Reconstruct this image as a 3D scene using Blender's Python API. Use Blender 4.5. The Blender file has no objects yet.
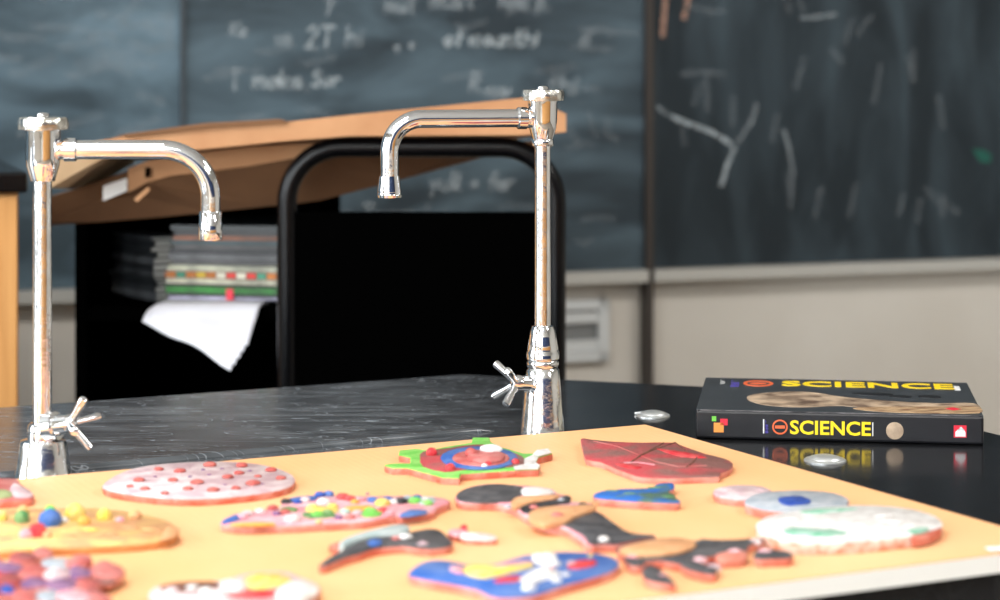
import bpy, bmesh, math, random
from mathutils import Vector, Matrix
from mathutils.geometry import tessellate_polygon
random.seed(7)
SC = bpy.context.scene
COL = SC.collection
PI = math.pi

# ------------------------------------------------------------------ camera
H = 0.40; F = 2200.0; CX = 500.0; HY = 50.0        # eye height above bench top (z = 0), focal length in px, principal x, horizon y
cam = bpy.data.cameras.new('camera'); co = bpy.data.objects.new('camera', cam); COL.objects.link(co)
co.location = (0, 0, H); co.rotation_euler = (PI/2, 0, 0)
cam.sensor_width = 36.0; cam.lens = F/1000*36.0; cam.shift_y = -0.25
cam.dof.use_dof = True; cam.dof.focus_distance = 2.24; cam.dof.aperture_fstop = 4.3
cam.clip_end = 60
SC.camera = co
SC.view_settings.view_transform = 'Standard'
SC.view_settings.look = 'None'
SC.view_settings.gamma = 1.0
SC.view_settings.use_curve_mapping = False
SC.view_settings.exposure = 0.36
SC.cycles.use_denoising = True
SC.cycles.max_bounces = 8
SC.cycles.diffuse_bounces = 3
SC.cycles.glossy_bounces = 4
SC.cycles.sample_clamp_indirect = 6.0

# ------------------------------------------------------------------ world
wd = bpy.data.worlds.new('world'); SC.world = wd; wd.use_nodes = True
bg = wd.node_tree.nodes['Background']; bg.inputs[0].default_value = (0.80, 0.88, 1.0, 1); bg.inputs[1].default_value = 1.0

# room frame: U runs along the chalkboard wall, N points from it to the camera side
RA = math.radians(18.3)
U = Vector((math.cos(RA), math.sin(RA), 0)); N = Vector((math.sin(RA), -math.cos(RA), 0))
P0 = Vector((0.2795, 4.2, 0)); FLOOR = -0.9; CEIL = 1.95
UL, UR, NR = -3.9, 4.2, 7.0
def RM(u, n, z): return P0 + U*u + N*n + Vector((0, 0, z))

def area_light(name, loc, direction, sx, sy, power, color):
    l = bpy.data.lights.new(name, 'AREA'); l.shape = 'RECTANGLE'; l.size = sx; l.size_y = sy
    l.energy = power; l.color = color
    o = bpy.data.objects.new(name, l); COL.objects.link(o); o.location = loc
    o.rotation_euler = Vector(direction).to_track_quat('-Z', 'Z').to_euler()
    return o
WINS = [(0.8, 2.0), (2.9, 4.1), (4.8, 6.4)]      # window openings along the left wall (n from, n to), z -0.05 .. 1.6
WZ = (0.0, 1.65)
for (a, b), pw in zip(WINS, (55, 80, 150)):
    area_light('daylight', RM(UL-0.12, (a+b)/2, sum(WZ)/2), U, b-a, WZ[1]-WZ[0], pw, (0.90, 0.96, 1.0))
FILL_LAMPS = [(-2.0, 2.4), (-2.0, 4.8), (1.2, 2.4), (1.2, 4.8)]  # unseen ceiling lamps added as fill for the room
for u, n in FILL_LAMPS:
    area_light('ceiling_fill_light', RM(u, n, CEIL-0.06), (0, 0, -1), 1.2, 0.3, 34, (1.0, 0.97, 0.93))

# ------------------------------------------------------------------ helpers
def at(px, py, z=0.0):
    Y = F*(H-z)/(py-HY); return Vector(((px-CX)*Y/F, Y, z))
def atY(px, py, Y): return Vector(((px-CX)*Y/F, Y, H-(py-HY)*Y/F))
def onwall(px, py, off=0.0):
    d = Vector(((px-CX)/F, 1, -(py-HY)/F)); o = P0 + N*off
    t = o.dot(N)/Vector((d.x, d.y, 0)).dot(N); return Vector((0, 0, H)) + d*t

def link(name, bm, mats, parent=None, smooth=False, origin=None):
    """bm is in world coordinates; stored relative to its parent's (or its own) origin"""
    bmesh.ops.recalc_face_normals(bm, faces=bm.faces[:])
    if origin is None:
        if parent is not None:
            origin = parent['_o'] if '_o' in parent else parent.matrix_world.translation
        else:
            xs = [v.co for v in bm.verts]
            origin = Vector(((min(c.x for c in xs)+max(c.x for c in xs))/2, (min(c.y for c in xs)+max(c.y for c in xs))/2, min(c.z for c in xs)))
    origin = Vector(origin)
    for v in bm.verts: v.co -= origin
    me = bpy.data.meshes.new(name); bm.to_mesh(me); bm.free()
    for m in (mats if isinstance(mats, (list, tuple)) else [mats]): me.materials.append(m)
    if smooth:
        for p in me.polygons: p.use_smooth = True
        try: me.set_sharp_from_angle(angle=math.radians(40))
        except Exception: pass
    o = bpy.data.objects.new(name, me); COL.objects.link(o)
    if parent is not None:
        o.parent = parent; ORIG[o] = origin
    else:
        o.location = origin; ORIG[o] = origin
    return o
ORIG = {}
def part(name, bm, mats, parent, smooth=False): return link(name, bm, mats, parent, smooth, ORIG[parent])
def thing(name, loc, label, cat, group=None):
    o = bpy.data.objects.new(name, None); COL.objects.link(o); o.location = loc; o.empty_display_size = 0.05
    ORIG[o] = Vector(loc); return tag(o, label, cat, group)
def tag(o, label, cat, group=None):
    o['label'] = label; o['category'] = cat
    if group: o['group'] = group
    return o
def struct(name, bm, m, smooth=False):
    o = link(name, bm, m, None, smooth); o['kind'] = 'structure'; return o

def box(bm, c, s, rz=0.0, bev=0.0, mi=0):
    """c centre, s full size"""
    r = bmesh.ops.create_cube(bm, size=1.0)
    vs = r['verts']
    bmesh.ops.scale(bm, vec=s, verts=vs)
    if bev > 0:
        es = list({e for v in vs for e in v.link_edges})
        rr = bmesh.ops.bevel(bm, geom=es, offset=bev, segments=2, affect='EDGES', profile=0.5)
        vs = [v for v in rr['verts']] if rr['verts'] else vs
        vs = list({v for f in rr['faces'] for v in f.verts} | {v for v in vs if v.is_valid})
        # gather whole island
        seen = set(vs); st = list(vs)
        while st:
            v = st.pop()
            for e in v.link_edges:
                w = e.other_vert(v)
                if w not in seen: seen.add(w); st.append(w)
        vs = list(seen)
    bmesh.ops.rotate(bm, cent=(0, 0, 0), matrix=Matrix.Rotation(rz, 3, 'Z'), verts=vs)
    bmesh.ops.translate(bm, vec=c, verts=vs)
    if mi:
        for f in {f for v in vs for f in v.link_faces}: f.material_index = mi
    return bm
def BM(): return bmesh.new()
def boxm(c, s, rz=0.0, bev=0.0): return box(BM(), c, s, rz, bev)
def rbox(u0, u1, n0, n1, z0, z1, bm=None):
    """box in room coordinates"""
    bm = bm or BM()
    return box(bm, RM((u0+u1)/2, (n0+n1)/2, (z0+z1)/2), (abs(u1-u0), abs(n1-n0), abs(z1-z0)), RA)
def prism(bm, bottom, top, mi_side=0, mi_top=0):
    b = [bm.verts.new(p) for p in bottom]; t = [bm.verts.new(p) for p in top]; n = len(b)
    for i in range(n):
        f = bm.faces.new((b[i], b[(i+1) % n], t[(i+1) % n], t[i])); f.material_index = mi_side
    f = bm.faces.new(t); f.material_index = mi_top
    g = bm.faces.new(b[::-1]); g.material_index = mi_side
    bmesh.ops.triangulate(bm, faces=[f, g])
    return bm
def lathe(bm, prof, c, seg=32, flute=0, famp=0.0, zr=None):
    """prof list of (r, z); c = (x, y, z) base"""
    rings = []
    for r, z in prof:
        ring = []
        for i in range(seg):
            a = 2*PI*i/seg; rr = r
            if flute and zr[0] <= z <= zr[1]: rr = r*(1+famp*math.cos(flute*a))
            ring.append(bm.verts.new((c[0]+rr*math.cos(a), c[1]+rr*math.sin(a), c[2]+z)))
        rings.append(ring)
    for a, b in zip(rings, rings[1:]):
        for i in range(seg): bm.faces.new((a[i], a[(i+1) % seg], b[(i+1) % seg], b[i]))
    bm.faces.new(rings[0][::-1]); bm.faces.new(rings[-1])
    return bm
def sweep(bm, pts, rad, seg=16, cap=True):
    pts = [Vector(p) for p in pts]; n = len(pts)
    rads = rad if isinstance(rad, (list, tuple)) else [rad]*n
    rings = []; prev = None
    for i, p in enumerate(pts):
        t = (pts[min(i+1, n-1)]-pts[max(i-1, 0)]).normalized()
        if prev is None:
            ref = Vector((0, 0, 1)) if abs(t.z) < 0.9 else Vector((0, 1, 0))
            x = t.cross(ref).normalized()
        else:
            x = (prev - t*prev.dot(t)).normalized()
        prev = x; y = t.cross(x)
        rings.append([bm.verts.new(p + x*rads[i]*math.cos(2*PI*k/seg) + y*rads[i]*math.sin(2*PI*k/seg)) for k in range(seg)])
    for a, b in zip(rings, rings[1:]):
        for k in range(seg): bm.faces.new((a[k], a[(k+1) % seg], b[(k+1) % seg], b[k]))
    if cap: bm.faces.new(rings[0][::-1]); bm.faces.new(rings[-1])
    return bm
def smooth_path(pts, corner_r, seg=8):
    """polyline with rounded corners"""
    pts = [Vector(p) for p in pts]; out = [pts[0]]
    for i in range(1, len(pts)-1):
        a, b, c = pts[i-1], pts[i], pts[i+1]
        r = min(corner_r, (a-b).length*0.49, (c-b).length*0.49) if not isinstance(corner_r, (list, tuple)) else corner_r[i-1]
        p, q = b+(a-b).normalized()*r, b+(c-b).normalized()*r
        # circular blend (quarter arc for right angles)
        d1 = (b-p); d2 = (q-b)
        for k in range(seg+1):
            t = k/seg*PI/2
            out.append(p + d1*math.sin(t) + d2*(1-math.cos(t)))
    out.append(pts[-1]); return out
def catmull(pts, n=4):
    out = []; m = len(pts)
    for i in range(m):
        p0, p1, p2, p3 = pts[i-1], pts[i], pts[(i+1) % m], pts[(i+2) % m]
        for k in range(n):
            t = k/n
            out.append(tuple(0.5*((2*p1[j])+(-p0[j]+p2[j])*t+(2*p0[j]-5*p1[j]+4*p2[j]-p3[j])*t*t+(-p0[j]+3*p1[j]-3*p2[j]+p3[j])*t**3) for j in range(2)))
    return out

# ------------------------------------------------------------------ materials
def mat(name, col, rough=0.5, metal=0.0, col2=None, nscale=20, ndetail=4, lo=0.35, hi=0.65, bump=0.0, bscale=60, spec=0.5, stretch=None, coat=0.0, dist=0.0):
    m = bpy.data.materials.new(name); m.use_nodes = True; nt = m.node_tree; b = nt.nodes['Principled BSDF']
    b.inputs['Base Color'].default_value = (*col, 1); b.inputs['Roughness'].default_value = rough
    b.inputs['Metallic'].default_value = metal; b.inputs['Specular IOR Level'].default_value = spec
    b.inputs['Coat Weight'].default_value = coat
    tc = nt.nodes.new('ShaderNodeTexCoord'); mp = nt.nodes.new('ShaderNodeMapping')
    nt.links.new(tc.outputs['Object'], mp.inputs[0])
    if stretch: mp.inputs['Scale'].default_value = stretch
    if col2:
        no = nt.nodes.new('ShaderNodeTexNoise'); no.inputs['Scale'].default_value = nscale; no.inputs['Detail'].default_value = ndetail; no.inputs['Distortion'].default_value = dist
        rp = nt.nodes.new('ShaderNodeValToRGB'); rp.color_ramp.elements[0].position = lo; rp.color_ramp.elements[1].position = hi
        rp.color_ramp.elements[0].color = (*col, 1); rp.color_ramp.elements[1].color = (*col2, 1)
        nt.links.new(mp.outputs[0], no.inputs['Vector']); nt.links.new(no.outputs['Fac'], rp.inputs[0]); nt.links.new(rp.outputs[0], b.inputs['Base Color'])
    if bump:
        nb = nt.nodes.new('ShaderNodeTexNoise'); nb.inputs['Scale'].default_value = bscale; nb.inputs['Detail'].default_value = 3
        bp = nt.nodes.new('ShaderNodeBump'); bp.inputs['Strength'].default_value = bump; bp.inputs['Distance'].default_value = 0.002
        nt.links.new(mp.outputs[0], nb.inputs['Vector']); nt.links.new(nb.outputs['Fac'], bp.inputs['Height']); nt.links.new(bp.outputs[0], b.inputs['Normal'])
    return m
def srgb(r, g, b):
    f = lambda c: (c/255/12.92) if c <= 10 else ((c/255+0.055)/1.055)**2.4
    return (f(r), f(g), f(b))
def clay(name, c, c2=None, **k):
    d = dict(rough=0.6, nscale=90, bump=0.9, bscale=170, spec=0.3, lo=.38, hi=.62); d.update(k)
    c2 = c2 or tuple(min(255, int(x*1.1)+6) for x in c)
    return mat(name, srgb(*[v*.93 for v in c]), col2=srgb(*[v*.90 for v in c2]), **d)

M_wall = mat('beige_wall_paint', srgb(200, 194, 184), 0.6, col2=srgb(208, 203, 194), nscale=3, bump=0.1)
M_ceil = mat('white_ceiling', srgb(225, 225, 222), 0.8, col2=srgb(215, 215, 212), nscale=30)
M_floor = mat('grey_floor_tile', srgb(120, 112, 100), 0.4, col2=srgb(140, 132, 120), nscale=8)
M_winframe = mat('white_window_frame', srgb(225, 228, 230), 0.4)
def board_mat(name, dark, dust, scale, stretch, lo, hi):
    m = mat(name, dark, 0.62, col2=dust, nscale=scale, ndetail=6, lo=lo, hi=hi, stretch=stretch, dist=0.6, spec=0.3); return m
M_cb_l = board_mat('chalkboard_dusty_lit', srgb(52, 66, 74), srgb(108, 130, 143), 4.2, (1, 1, 1.8), 0.30, 0.72)  # dust smears; window light falling off rightwards also put into these panel tones
M_cb_m = board_mat('chalkboard_dusty_half_lit', srgb(44, 55, 62), srgb(96, 115, 126), 4.2, (0.8, 0.8, 2.4), 0.36, 0.76)
M_cb_r = board_mat('chalkboard_dusty_shaded', srgb(26, 36, 42), srgb(66, 80, 88), 4.0, (2.6, 2.6, 0.7), 0.40, 0.85)
M_seam = mat('dark_seam', srgb(52, 46, 42), 0.5)
M_seam2 = mat('grey_seam', srgb(60, 68, 74), 0.5)
M_rail = mat('chalk_rail_aluminium', srgb(185, 184, 178), 0.45, 0.2)
def chalk_mat(name, c, a):
    m = bpy.data.materials.new(name); m.use_nodes = True; nt = m.node_tree; b = nt.nodes['Principled BSDF']
    b.inputs['Base Color'].default_value = (*c, 1); b.inputs['Roughness'].default_value = 0.9
    no = nt.nodes.new('ShaderNodeTexNoise'); no.inputs['Scale'].default_value = 60; mr = nt.nodes.new('ShaderNodeMapRange')
    mr.inputs['From Min'].default_value = 0.3; mr.inputs['From Max'].default_value = 0.7; mr.inputs['To Min'].default_value = a*0.5; mr.inputs['To Max'].default_value = min(1, a*1.4)
    tc = nt.nodes.new('ShaderNodeTexCoord'); nt.links.new(tc.outputs['Object'], no.inputs['Vector'])
    nt.links.new(no.outputs['Fac'], mr.inputs['Value']); nt.links.new(mr.outputs[0], b.inputs['Alpha']); return m
M_chalk = chalk_mat('white_chalk', (0.62, 0.69, 0.72), 0.40)
M_chalk_f = chalk_mat('faint_chalk', (0.5, 0.56, 0.6), 0.08)
M_chalk_p = chalk_mat('peach_chalk', srgb(190, 150, 130), 0.5)
M_green_spot = mat('green_chalk_spot', srgb(20, 84, 72), 0.8)
M_chrome = mat('chrome', (0.86, 0.87, 0.89), 0.05, 1.0, bump=0.06, bscale=70)
M_chrome_worn = mat('worn_chrome', (0.78, 0.79, 0.80), 0.14, 1.0, col2=(0.95, 0.95, 0.95), nscale=60, bump=0.25, bscale=90)
M_cap = mat('brushed_chrome_cap', (0.80, 0.79, 0.74), 0.22, 1.0, bump=0.2, bscale=200)
M_dull = mat('dull_metal', srgb(225, 228, 228), 0.38, 0.8, bump=0.1)
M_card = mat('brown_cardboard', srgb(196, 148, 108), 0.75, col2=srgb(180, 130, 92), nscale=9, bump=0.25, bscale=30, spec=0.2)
M_card_dark = mat('dark_and_shaded_cardboard', srgb(128, 92, 64), 0.8, col2=srgb(112, 80, 56), nscale=6, spec=0.2)  # lower box's shade put into this brown, shared by the dark top layer
M_card_lit = mat('window_lit_cardboard', srgb(236, 206, 168), 0.75, col2=srgb(225, 190, 150), nscale=10, spec=0.2)  # paler copy of the brown, window light put into the colour
M_sticker = mat('white_sticker', srgb(225, 222, 218), 0.5)
M_blackmetal = mat('black_painted_metal', (0.002, 0.002, 0.0025), 0.25, 0.0, spec=0.22)
M_blackpanel = mat('black_matte_panel', (0.0006, 0.0006, 0.0006), 0.8, spec=0.0)
M_oak = mat('oak_side', srgb(214, 158, 96), 0.45, col2=srgb(196, 138, 78), nscale=6, stretch=(14, 14, 0.8))
M_castor = mat('grey_rubber', (0.03, 0.03, 0.03), 0.6)
M_paper = mat('white_paper', srgb(232, 232, 240), 0.7)
M_foam = mat('white_foam_edge', srgb(236, 234, 228), 0.7, bump=0.1)
M_vent = mat('white_vent_metal', srgb(205, 208, 208), 0.45)
M_ventdark = mat('vent_recess', srgb(120, 122, 122), 0.6)

def bench_mat():
    m = bpy.data.materials.new('black_resin_worktop'); m.use_nodes = True; nt = m.node_tree; b = nt.nodes['Principled BSDF']
    L = nt.links.new
    tc = nt.nodes.new('ShaderNodeTexCoord')
    # dusty smears, worn on the side near the sink trough (object x small)
    mp = nt.nodes.new('ShaderNodeMapping'); mp.inputs['Scale'].default_value = (2.2, 7, 1); mp.inputs['Rotation'].default_value = (0, 0, math.radians(-22)); L(tc.outputs['Object'], mp.inputs[0])
    n1 = nt.nodes.new('ShaderNodeTexNoise'); n1.inputs['Scale'].default_value = 2.6; n1.inputs['Detail'].default_value = 7; n1.inputs['Distortion'].default_value = 1.6; L(mp.outputs[0], n1.inputs['Vector'])
    r1 = nt.nodes.new('ShaderNodeValToRGB'); r1.color_ramp.elements[0].position = 0.42; r1.color_ramp.elements[1].position = 0.78; L(n1.outputs['Fac'], r1.inputs[0])
    # thin pale scratches: ridged noise
    mp2 = nt.nodes.new('ShaderNodeMapping'); mp2.inputs['Scale'].default_value = (1.0, 5, 1); mp2.inputs['Rotation'].default_value = (0, 0, math.radians(-30)); L(tc.outputs['Object'], mp2.inputs[0])
    n2 = nt.nodes.new('ShaderNodeTexNoise'); n2.inputs['Scale'].default_value = 4; n2.inputs['Detail'].default_value = 2; n2.inputs['Distortion'].default_value = 2.5; L(mp2.outputs[0], n2.inputs['Vector'])
    s = nt.nodes.new('ShaderNodeMath'); s.operation = 'SUBTRACT'; s.inputs[1].default_value = 0.5; L(n2.outputs['Fac'], s.inputs[0])
    ab = nt.nodes.new('ShaderNodeMath'); ab.operation = 'ABSOLUTE'; L(s.outputs[0], ab.inputs[0])
    mr = nt.nodes.new('ShaderNodeMapRange'); mr.inputs['From Min'].default_value = 0.0; mr.inputs['From Max'].default_value = 0.008; mr.inputs['To Min'].default_value = 1; mr.inputs['To Max'].default_value = 0; L(ab.outputs[0], mr.inputs['Value'])
    sx = nt.nodes.new('ShaderNodeSeparateXYZ'); L(tc.outputs['Object'], sx.inputs[0])
    wear = nt.nodes.new('ShaderNodeMapRange'); wear.inputs['From Min'].default_value = -0.10; wear.inputs['From Max'].default_value = 0.12; wear.inputs['To Min'].default_value = 1.0; wear.inputs['To Max'].default_value = 0.06; L(sx.outputs['X'], wear.inputs['Value'])
    add = nt.nodes.new('ShaderNodeMath'); add.operation = 'MULTIPLY_ADD'; add.inputs[1].default_value = 0.7; L(mr.outputs[0], add.inputs[0])
    soft = nt.nodes.new('ShaderNodeMath'); soft.operation = 'MULTIPLY_ADD'; soft.inputs[1].default_value = 0.30; soft.inputs[2].default_value = 0.20; L(r1.outputs[0], soft.inputs[0]); L(soft.outputs[0], add.inputs[2])
    mul = nt.nodes.new('ShaderNodeMath'); mul.operation = 'MULTIPLY'; L(add.outputs[0], mul.inputs[0]); L(wear.outputs[0], mul.inputs[1])
    mx = nt.nodes.new('ShaderNodeMix'); mx.data_type = 'RGBA'; L(mul.outputs[0], mx.inputs['Factor'])
    mx.inputs['A'].default_value = (0.007, 0.007, 0.008, 1); mx.inputs['B'].default_value = (0.28, 0.31, 0.34, 1)
    L(mx.outputs['Result'], b.inputs['Base Color'])
    rr = nt.nodes.new('ShaderNodeMapRange'); rr.inputs['To Min'].default_value = 0.13; rr.inputs['To Max'].default_value = 0.42; L(mul.outputs[0], rr.inputs['Value']); L(rr.outputs[0], b.inputs['Roughness'])
    b.inputs['Specular IOR Level'].default_value = 0.34
    nb = nt.nodes.new('ShaderNodeTexNoise'); nb.inputs['Scale'].default_value = 60; bp = nt.nodes.new('ShaderNodeBump'); bp.inputs['Strength'].default_value = 0.04; bp.inputs['Distance'].default_value = 0.001
    L(nb.outputs['Fac'], bp.inputs['Height']); L(bp.outputs[0], b.inputs['Normal'])
    return m
M_bench = bench_mat()
def yellow_mat():
    m = mat('yellow_card_surface', srgb(236, 177, 124), 0.55, col2=srgb(241, 186, 137), nscale=5, spec=0.3)
    nt = m.node_tree; b = nt.nodes['Principled BSDF']
    tc = nt.nodes.new('ShaderNodeTexCoord'); mp = nt.nodes.new('ShaderNodeMapping'); mp.inputs['Rotation'].default_value = (0, 0, math.radians(-26)); nt.links.new(tc.outputs['Object'], mp.inputs[0])
    w = nt.nodes.new('ShaderNodeTexWave'); w.inputs['Scale'].default_value = 40; w.inputs['Distortion'].default_value = 0.3; w.bands_direction = 'X'
    nt.links.new(mp.outputs[0], w.inputs['Vector'])
    bp = nt.nodes.new('ShaderNodeBump'); bp.inputs['Strength'].default_value = 0.15; bp.inputs['Distance'].default_value = 0.0006
    nt.links.new(w.outputs['Fac'], bp.inputs['Height']); nt.links.new(bp.outputs[0], b.inputs['Normal'])
    return m
M_yellow = yellow_mat()

# ------------------------------------------------------------------ room shell
struct('floor', rbox(UL-0.1, UR+0.1, -0.1, NR+0.1, FLOOR-0.1, FLOOR), M_floor)
struct('ceiling', rbox(UL-0.1, UR+0.1, -0.1, NR+0.1, CEIL, CEIL+0.1), M_ceil)
struct('wall_back', rbox(UL-0.1, UR+0.1, -0.1, 0, FLOOR, CEIL), M_wall)
struct('wall_right', rbox(UR, UR+0.1, 0, NR, FLOOR, CEIL), M_wall)
struct('wall_front', rbox(UL-0.1, UR+0.1, NR, NR+0.1, FLOOR, CEIL), M_wall)
bm = BM(); rbox(UL-0.1, UL, 0, NR, FLOOR, WZ[0], bm); rbox(UL-0.1, UL, 0, NR, WZ[1], CEIL, bm)
edges = [0] + [x for w in WINS for x in w] + [NR]
for a, b in zip(edges[::2], edges[1::2]): rbox(UL-0.1, UL, a, b, WZ[0], WZ[1], bm)
struct('wall_left', bm, M_wall)
for i, (a, b) in enumerate(WINS):
    bm = BM(); t = 0.05
    for (n0, n1, z0, z1) in ((a, a+t, *WZ), (b-t, b, *WZ), (a, b, WZ[0], WZ[0]+t), (a, b, WZ[1]-t, WZ[1]), ((a+b)/2-t/2, (a+b)/2+t/2, *WZ), (a, b, 0.9, 0.9+t)):
        rbox(UL-0.08, UL-0.03, n0, n1, z0, z1, bm)
    struct('window_%d' % (i+1), bm, M_winframe)
for i, (u, n) in enumerate(FILL_LAMPS):
    bm = BM(); rbox(u-0.63, u+0.63, n-0.18, n+0.18, CEIL-0.05, CEIL, bm)
    tag(link('fill_lamp_panel', bm, M_winframe), 'added white flat lamp giving fill light from the ceiling, out of the picture', 'ceiling lamp', 'added fill lamps')

# added unseen behind the camera: dark board and oak cupboards to streak the chrome
pb = link('reflection_board', rbox(-2.6, 3.4, NR-.03, NR-.002, .05, 1.45), mat('blue_felt', srgb(34, 48, 78), .9, col2=srgb(44, 60, 92), nscale=40)); tag(pb, 'added unseen dark blue board behind the viewer, for dark chrome reflections', 'reflection_board')
cp = thing('reflection_cupboard', RM(.4, NR-.3, FLOOR), 'added unseen low oak unit behind the viewer, for dark chrome reflections', 'reflection_cupboard')
part('carcass', rbox(-2.6, 3.4, NR-.5, NR-.002, FLOOR, -.08), M_oak, cp)
for k in range(6): part('door', rbox(-2.58+k, -1.62+k, NR-.52, NR-.501, FLOOR+.06, -.1), M_oak, cp)

# ------------------------------------------------------------------ chalkboards
def wall_u(px): return (onwall(px, 300)-P0).dot(U)
zr = onwall(645, 268).z            # bottom of the boards
def panel(px0, px1, m, name, label):
    bm = rbox(wall_u(px0) if px0 is not None else UL+0.1, wall_u(px1) if px1 is not None else 2.6, 0.0015, 0.02, zr+.0008, 1.30)
    o = link(name, bm, m); return tag(o, label, 'chalkboard')
CBL = panel(None, 178, M_cb_l, 'chalkboard', 'dusty slate chalkboard panel, painted paler for window light, at the far left, above the tap')
CBM = panel(182.5, 640, M_cb_m, 'chalkboard', 'middle chalkboard panel covered in rows of faint chalk handwriting')
CBR = panel(646.5, None, M_cb_r, 'chalkboard', 'dark chalkboard panel on the right with a few crossing chalk strokes')
struct('trim_1', rbox(wall_u(178), wall_u(182.5), 0, 0.028, zr, 1.30), M_seam2)
struct('trim_2', rbox(wall_u(640), wall_u(646.5), 0, 0.035, FLOOR, 1.30), M_seam)
# aluminium chalk rail under the boards
struct('trim_3', rbox(UL+0.1, wall_u(640), 0, 0.045, zr-0.022, zr), M_rail)
struct('trim_4', rbox(wall_u(646.5), 2.6, 0, 0.045, zr-0.022, zr), M_rail)

def ribbons(strokes, w, off=0.0215):
    bm = BM()
    for st in strokes:
        pts = [onwall(x, y, off) for x, y in st]
        for i, (a, b) in enumerate(zip(pts, pts[1:])):
            t = (b-a)
            if t.length < 1e-5: continue
            t.normalize(); s = N.cross(t).normalized()*w/2; e = t*w*0.25
            f = [bm.verts.new(p) for p in (a-s-e, a+s-e, b+s+e, b-s+e)]; bm.faces.new(f)
    return bm
# small stroke alphabet, unit box 1 high, lower-case x-height 0.55
G = {
 'a': [[(.45, .5), (.1, .5), (0, .25), (.1, 0), (.4, .05), (.45, .5), (.5, 0)]], 'd': [[(.45, .45), (.1, .5), (0, .2), (.2, 0), (.45, .1)], [(.48, 1), (.48, 0)]],
 'e': [[(0, .28), (.45, .3), (.35, .52), (.05, .45), (.02, .1), (.25, 0), (.48, .1)]], 'f': [[(.5, .95), (.25, .95), (.2, 0)], [(0, .55), (.45, .55)]],
 'h': [[(0, 1), (0, 0)], [(0, .4), (.3, .55), (.45, .4), (.45, 0)]], 'i': [[(.1, .5), (.1, 0)], [(.1, .75), (.12, .7)]],
 'k': [[(0, 1), (0, 0)], [(.4, .55), (0, .25), (.45, 0)]], 'm': [[(0, .55), (0, 0)], [(0, .4), (.2, .55), (.3, .4), (.3, 0)], [(.3, .4), (.5, .55), (.6, .4), (.6, 0)]],
 'n': [[(0, .55), (0, 0)], [(0, .4), (.25, .55), (.4, .4), (.42, 0)]], 'o': [[(.25, .55), (0, .3), (.2, 0), (.45, .25), (.25, .55)]],
 'r': [[(0, .55), (0, 0)], [(0, .35), (.2, .55), (.4, .5)]], 's': [[(.4, .5), (.1, .55), (.05, .35), (.35, .2), (.3, 0), (0, .05)]],
 't': [[(.2, .95), (.2, .05), (.4, 0)], [(0, .6), (.42, .6)]], 'u': [[(0, .55), (.02, .1), (.25, 0), (.42, .15)], [(.42, .55), (.45, 0)]],
 'y': [[(0, .55), (.22, .1)], [(.45, .55), (.1, -.4)]], 'p': [[(0, .55), (0, -.4)], [(0, .45), (.3, .55), (.42, .25), (.2, 0), (0, .1)]],
 'K': [[(0, 1), (0, 0)], [(.5, 1), (0, .45), (.55, 0)]], 'S': [[(.5, .9), (.2, 1), (.02, .75), (.45, .35), (.35, .02), (0, .1)]], 'T': [[(0, 1), (.6, .98)], [(.3, 1), (.3, 0)]],
 'R': [[(0, 0), (0, 1), (.4, .95), (.42, .6), (0, .5), (.5, 0)]], '2': [[(0, .8), (.25, 1), (.45, .75), (0, .02), (.5, 0)]], '+': [[(0, .35), (.4, .35)], [(.2, .6), (.2, .1)]],
 'x': [[(0, .5), (.4, 0)], [(.4, .5), (0, 0)]], 'P': [[(0, 0), (0, 1), (.4, .9), (.4, .6), (0, .5)]], '-': [[(0, .3), (.3, .3)]],
}
def write(txt, x, y, h, dx=0.62, slant=0.12):
    out = []
    for ch in txt:
        if ch == ' ': x += h*0.5; continue
        for st in G[ch]:
            out.append([(x+(px+slant*py)*h+random.uniform(-.4, .4), y-py*h+random.uniform(-.4, .4)) for px, py in st])
        x += h*(dx+(0.18 if ch == 'm' else 0))
    return out
def text_part(txts, w, m, parent=CBM, name='chalk_writing'):
    for t in txts:
        x = t[1]
        for ch in t[0]:
            if ch == ' ': x += t[3]*0.5; continue
            dx = t[4] if len(t) > 4 else .62
            part('chalk_letter', ribbons(write(ch, x, *t[2:4]), w), m, parent); x += t[3]*(dx+(0.18 if ch == 'm' else 0))
text_part([('make', 253, 88, 18, .66), ('Sur', 312, 86, 15, .7), ('of', 444, 46, 17), ('mounthi', 470, 46, 17, .6), ('2T', 306, 48, 22, .6)], 0.0065, M_chalk)
text_part([('Ke', 231, 36, 14), ('us', 276, 44, 14), ('hi', 346, 46, 20), ('d', 580, 46, 16), ('R', 470, 92, 20), ('nay', 486, 96, 14), ('thi', 548, 94, 20), ('T', 228, 90, 20),
           ('e', 395, 50, 8), ('s', 410, 48, 8), ('mut', 385, 12, 16), ('must', 430, 8, 18, .6), ('had p', 500, 8, 16, .6), ('y', 326, 8, 16), ('yuP', 430, 190, 17), ('x + fer', 452, 190, 17, .55), ('he Tround u', 330, 222, 18, .62)], 0.0075, chalk_mat('soft_chalk', (0.55, 0.62, 0.66), 0.26))
sm = []
for k in range(26):
    x = random.uniform(200, 600); y = random.uniform(5, 230); 
    sm.append([(x, y), (x+random.uniform(5, 26), y+random.uniform(-5, 5)), (x+random.uniform(20, 46), y+random.uniform(-8, 6))])
for (a, b, c) in (((302, 108), (318, 112), (330, 116)), ((565, 126), (572, 134), (578, 142)), ((588, 112), (592, 125), (596, 138)), ((608, 118), (606, 135), (618, 140)), ((575, 240), (585, 244), (592, 238))): sm.append([a, b, c])
part('chalk_smears', ribbons(sm, 0.012), M_chalk_f, CBM)['kind'] = 'stuff'
part('chalk_stroke', ribbons([[(672, 117), (690, 124), (712, 132), (728, 142), (734, 149), (728, 163), (721, 186)]], 0.0095), chalk_mat('bright_chalk', (0.66, 0.74, 0.78), 0.36), CBR)
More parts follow.
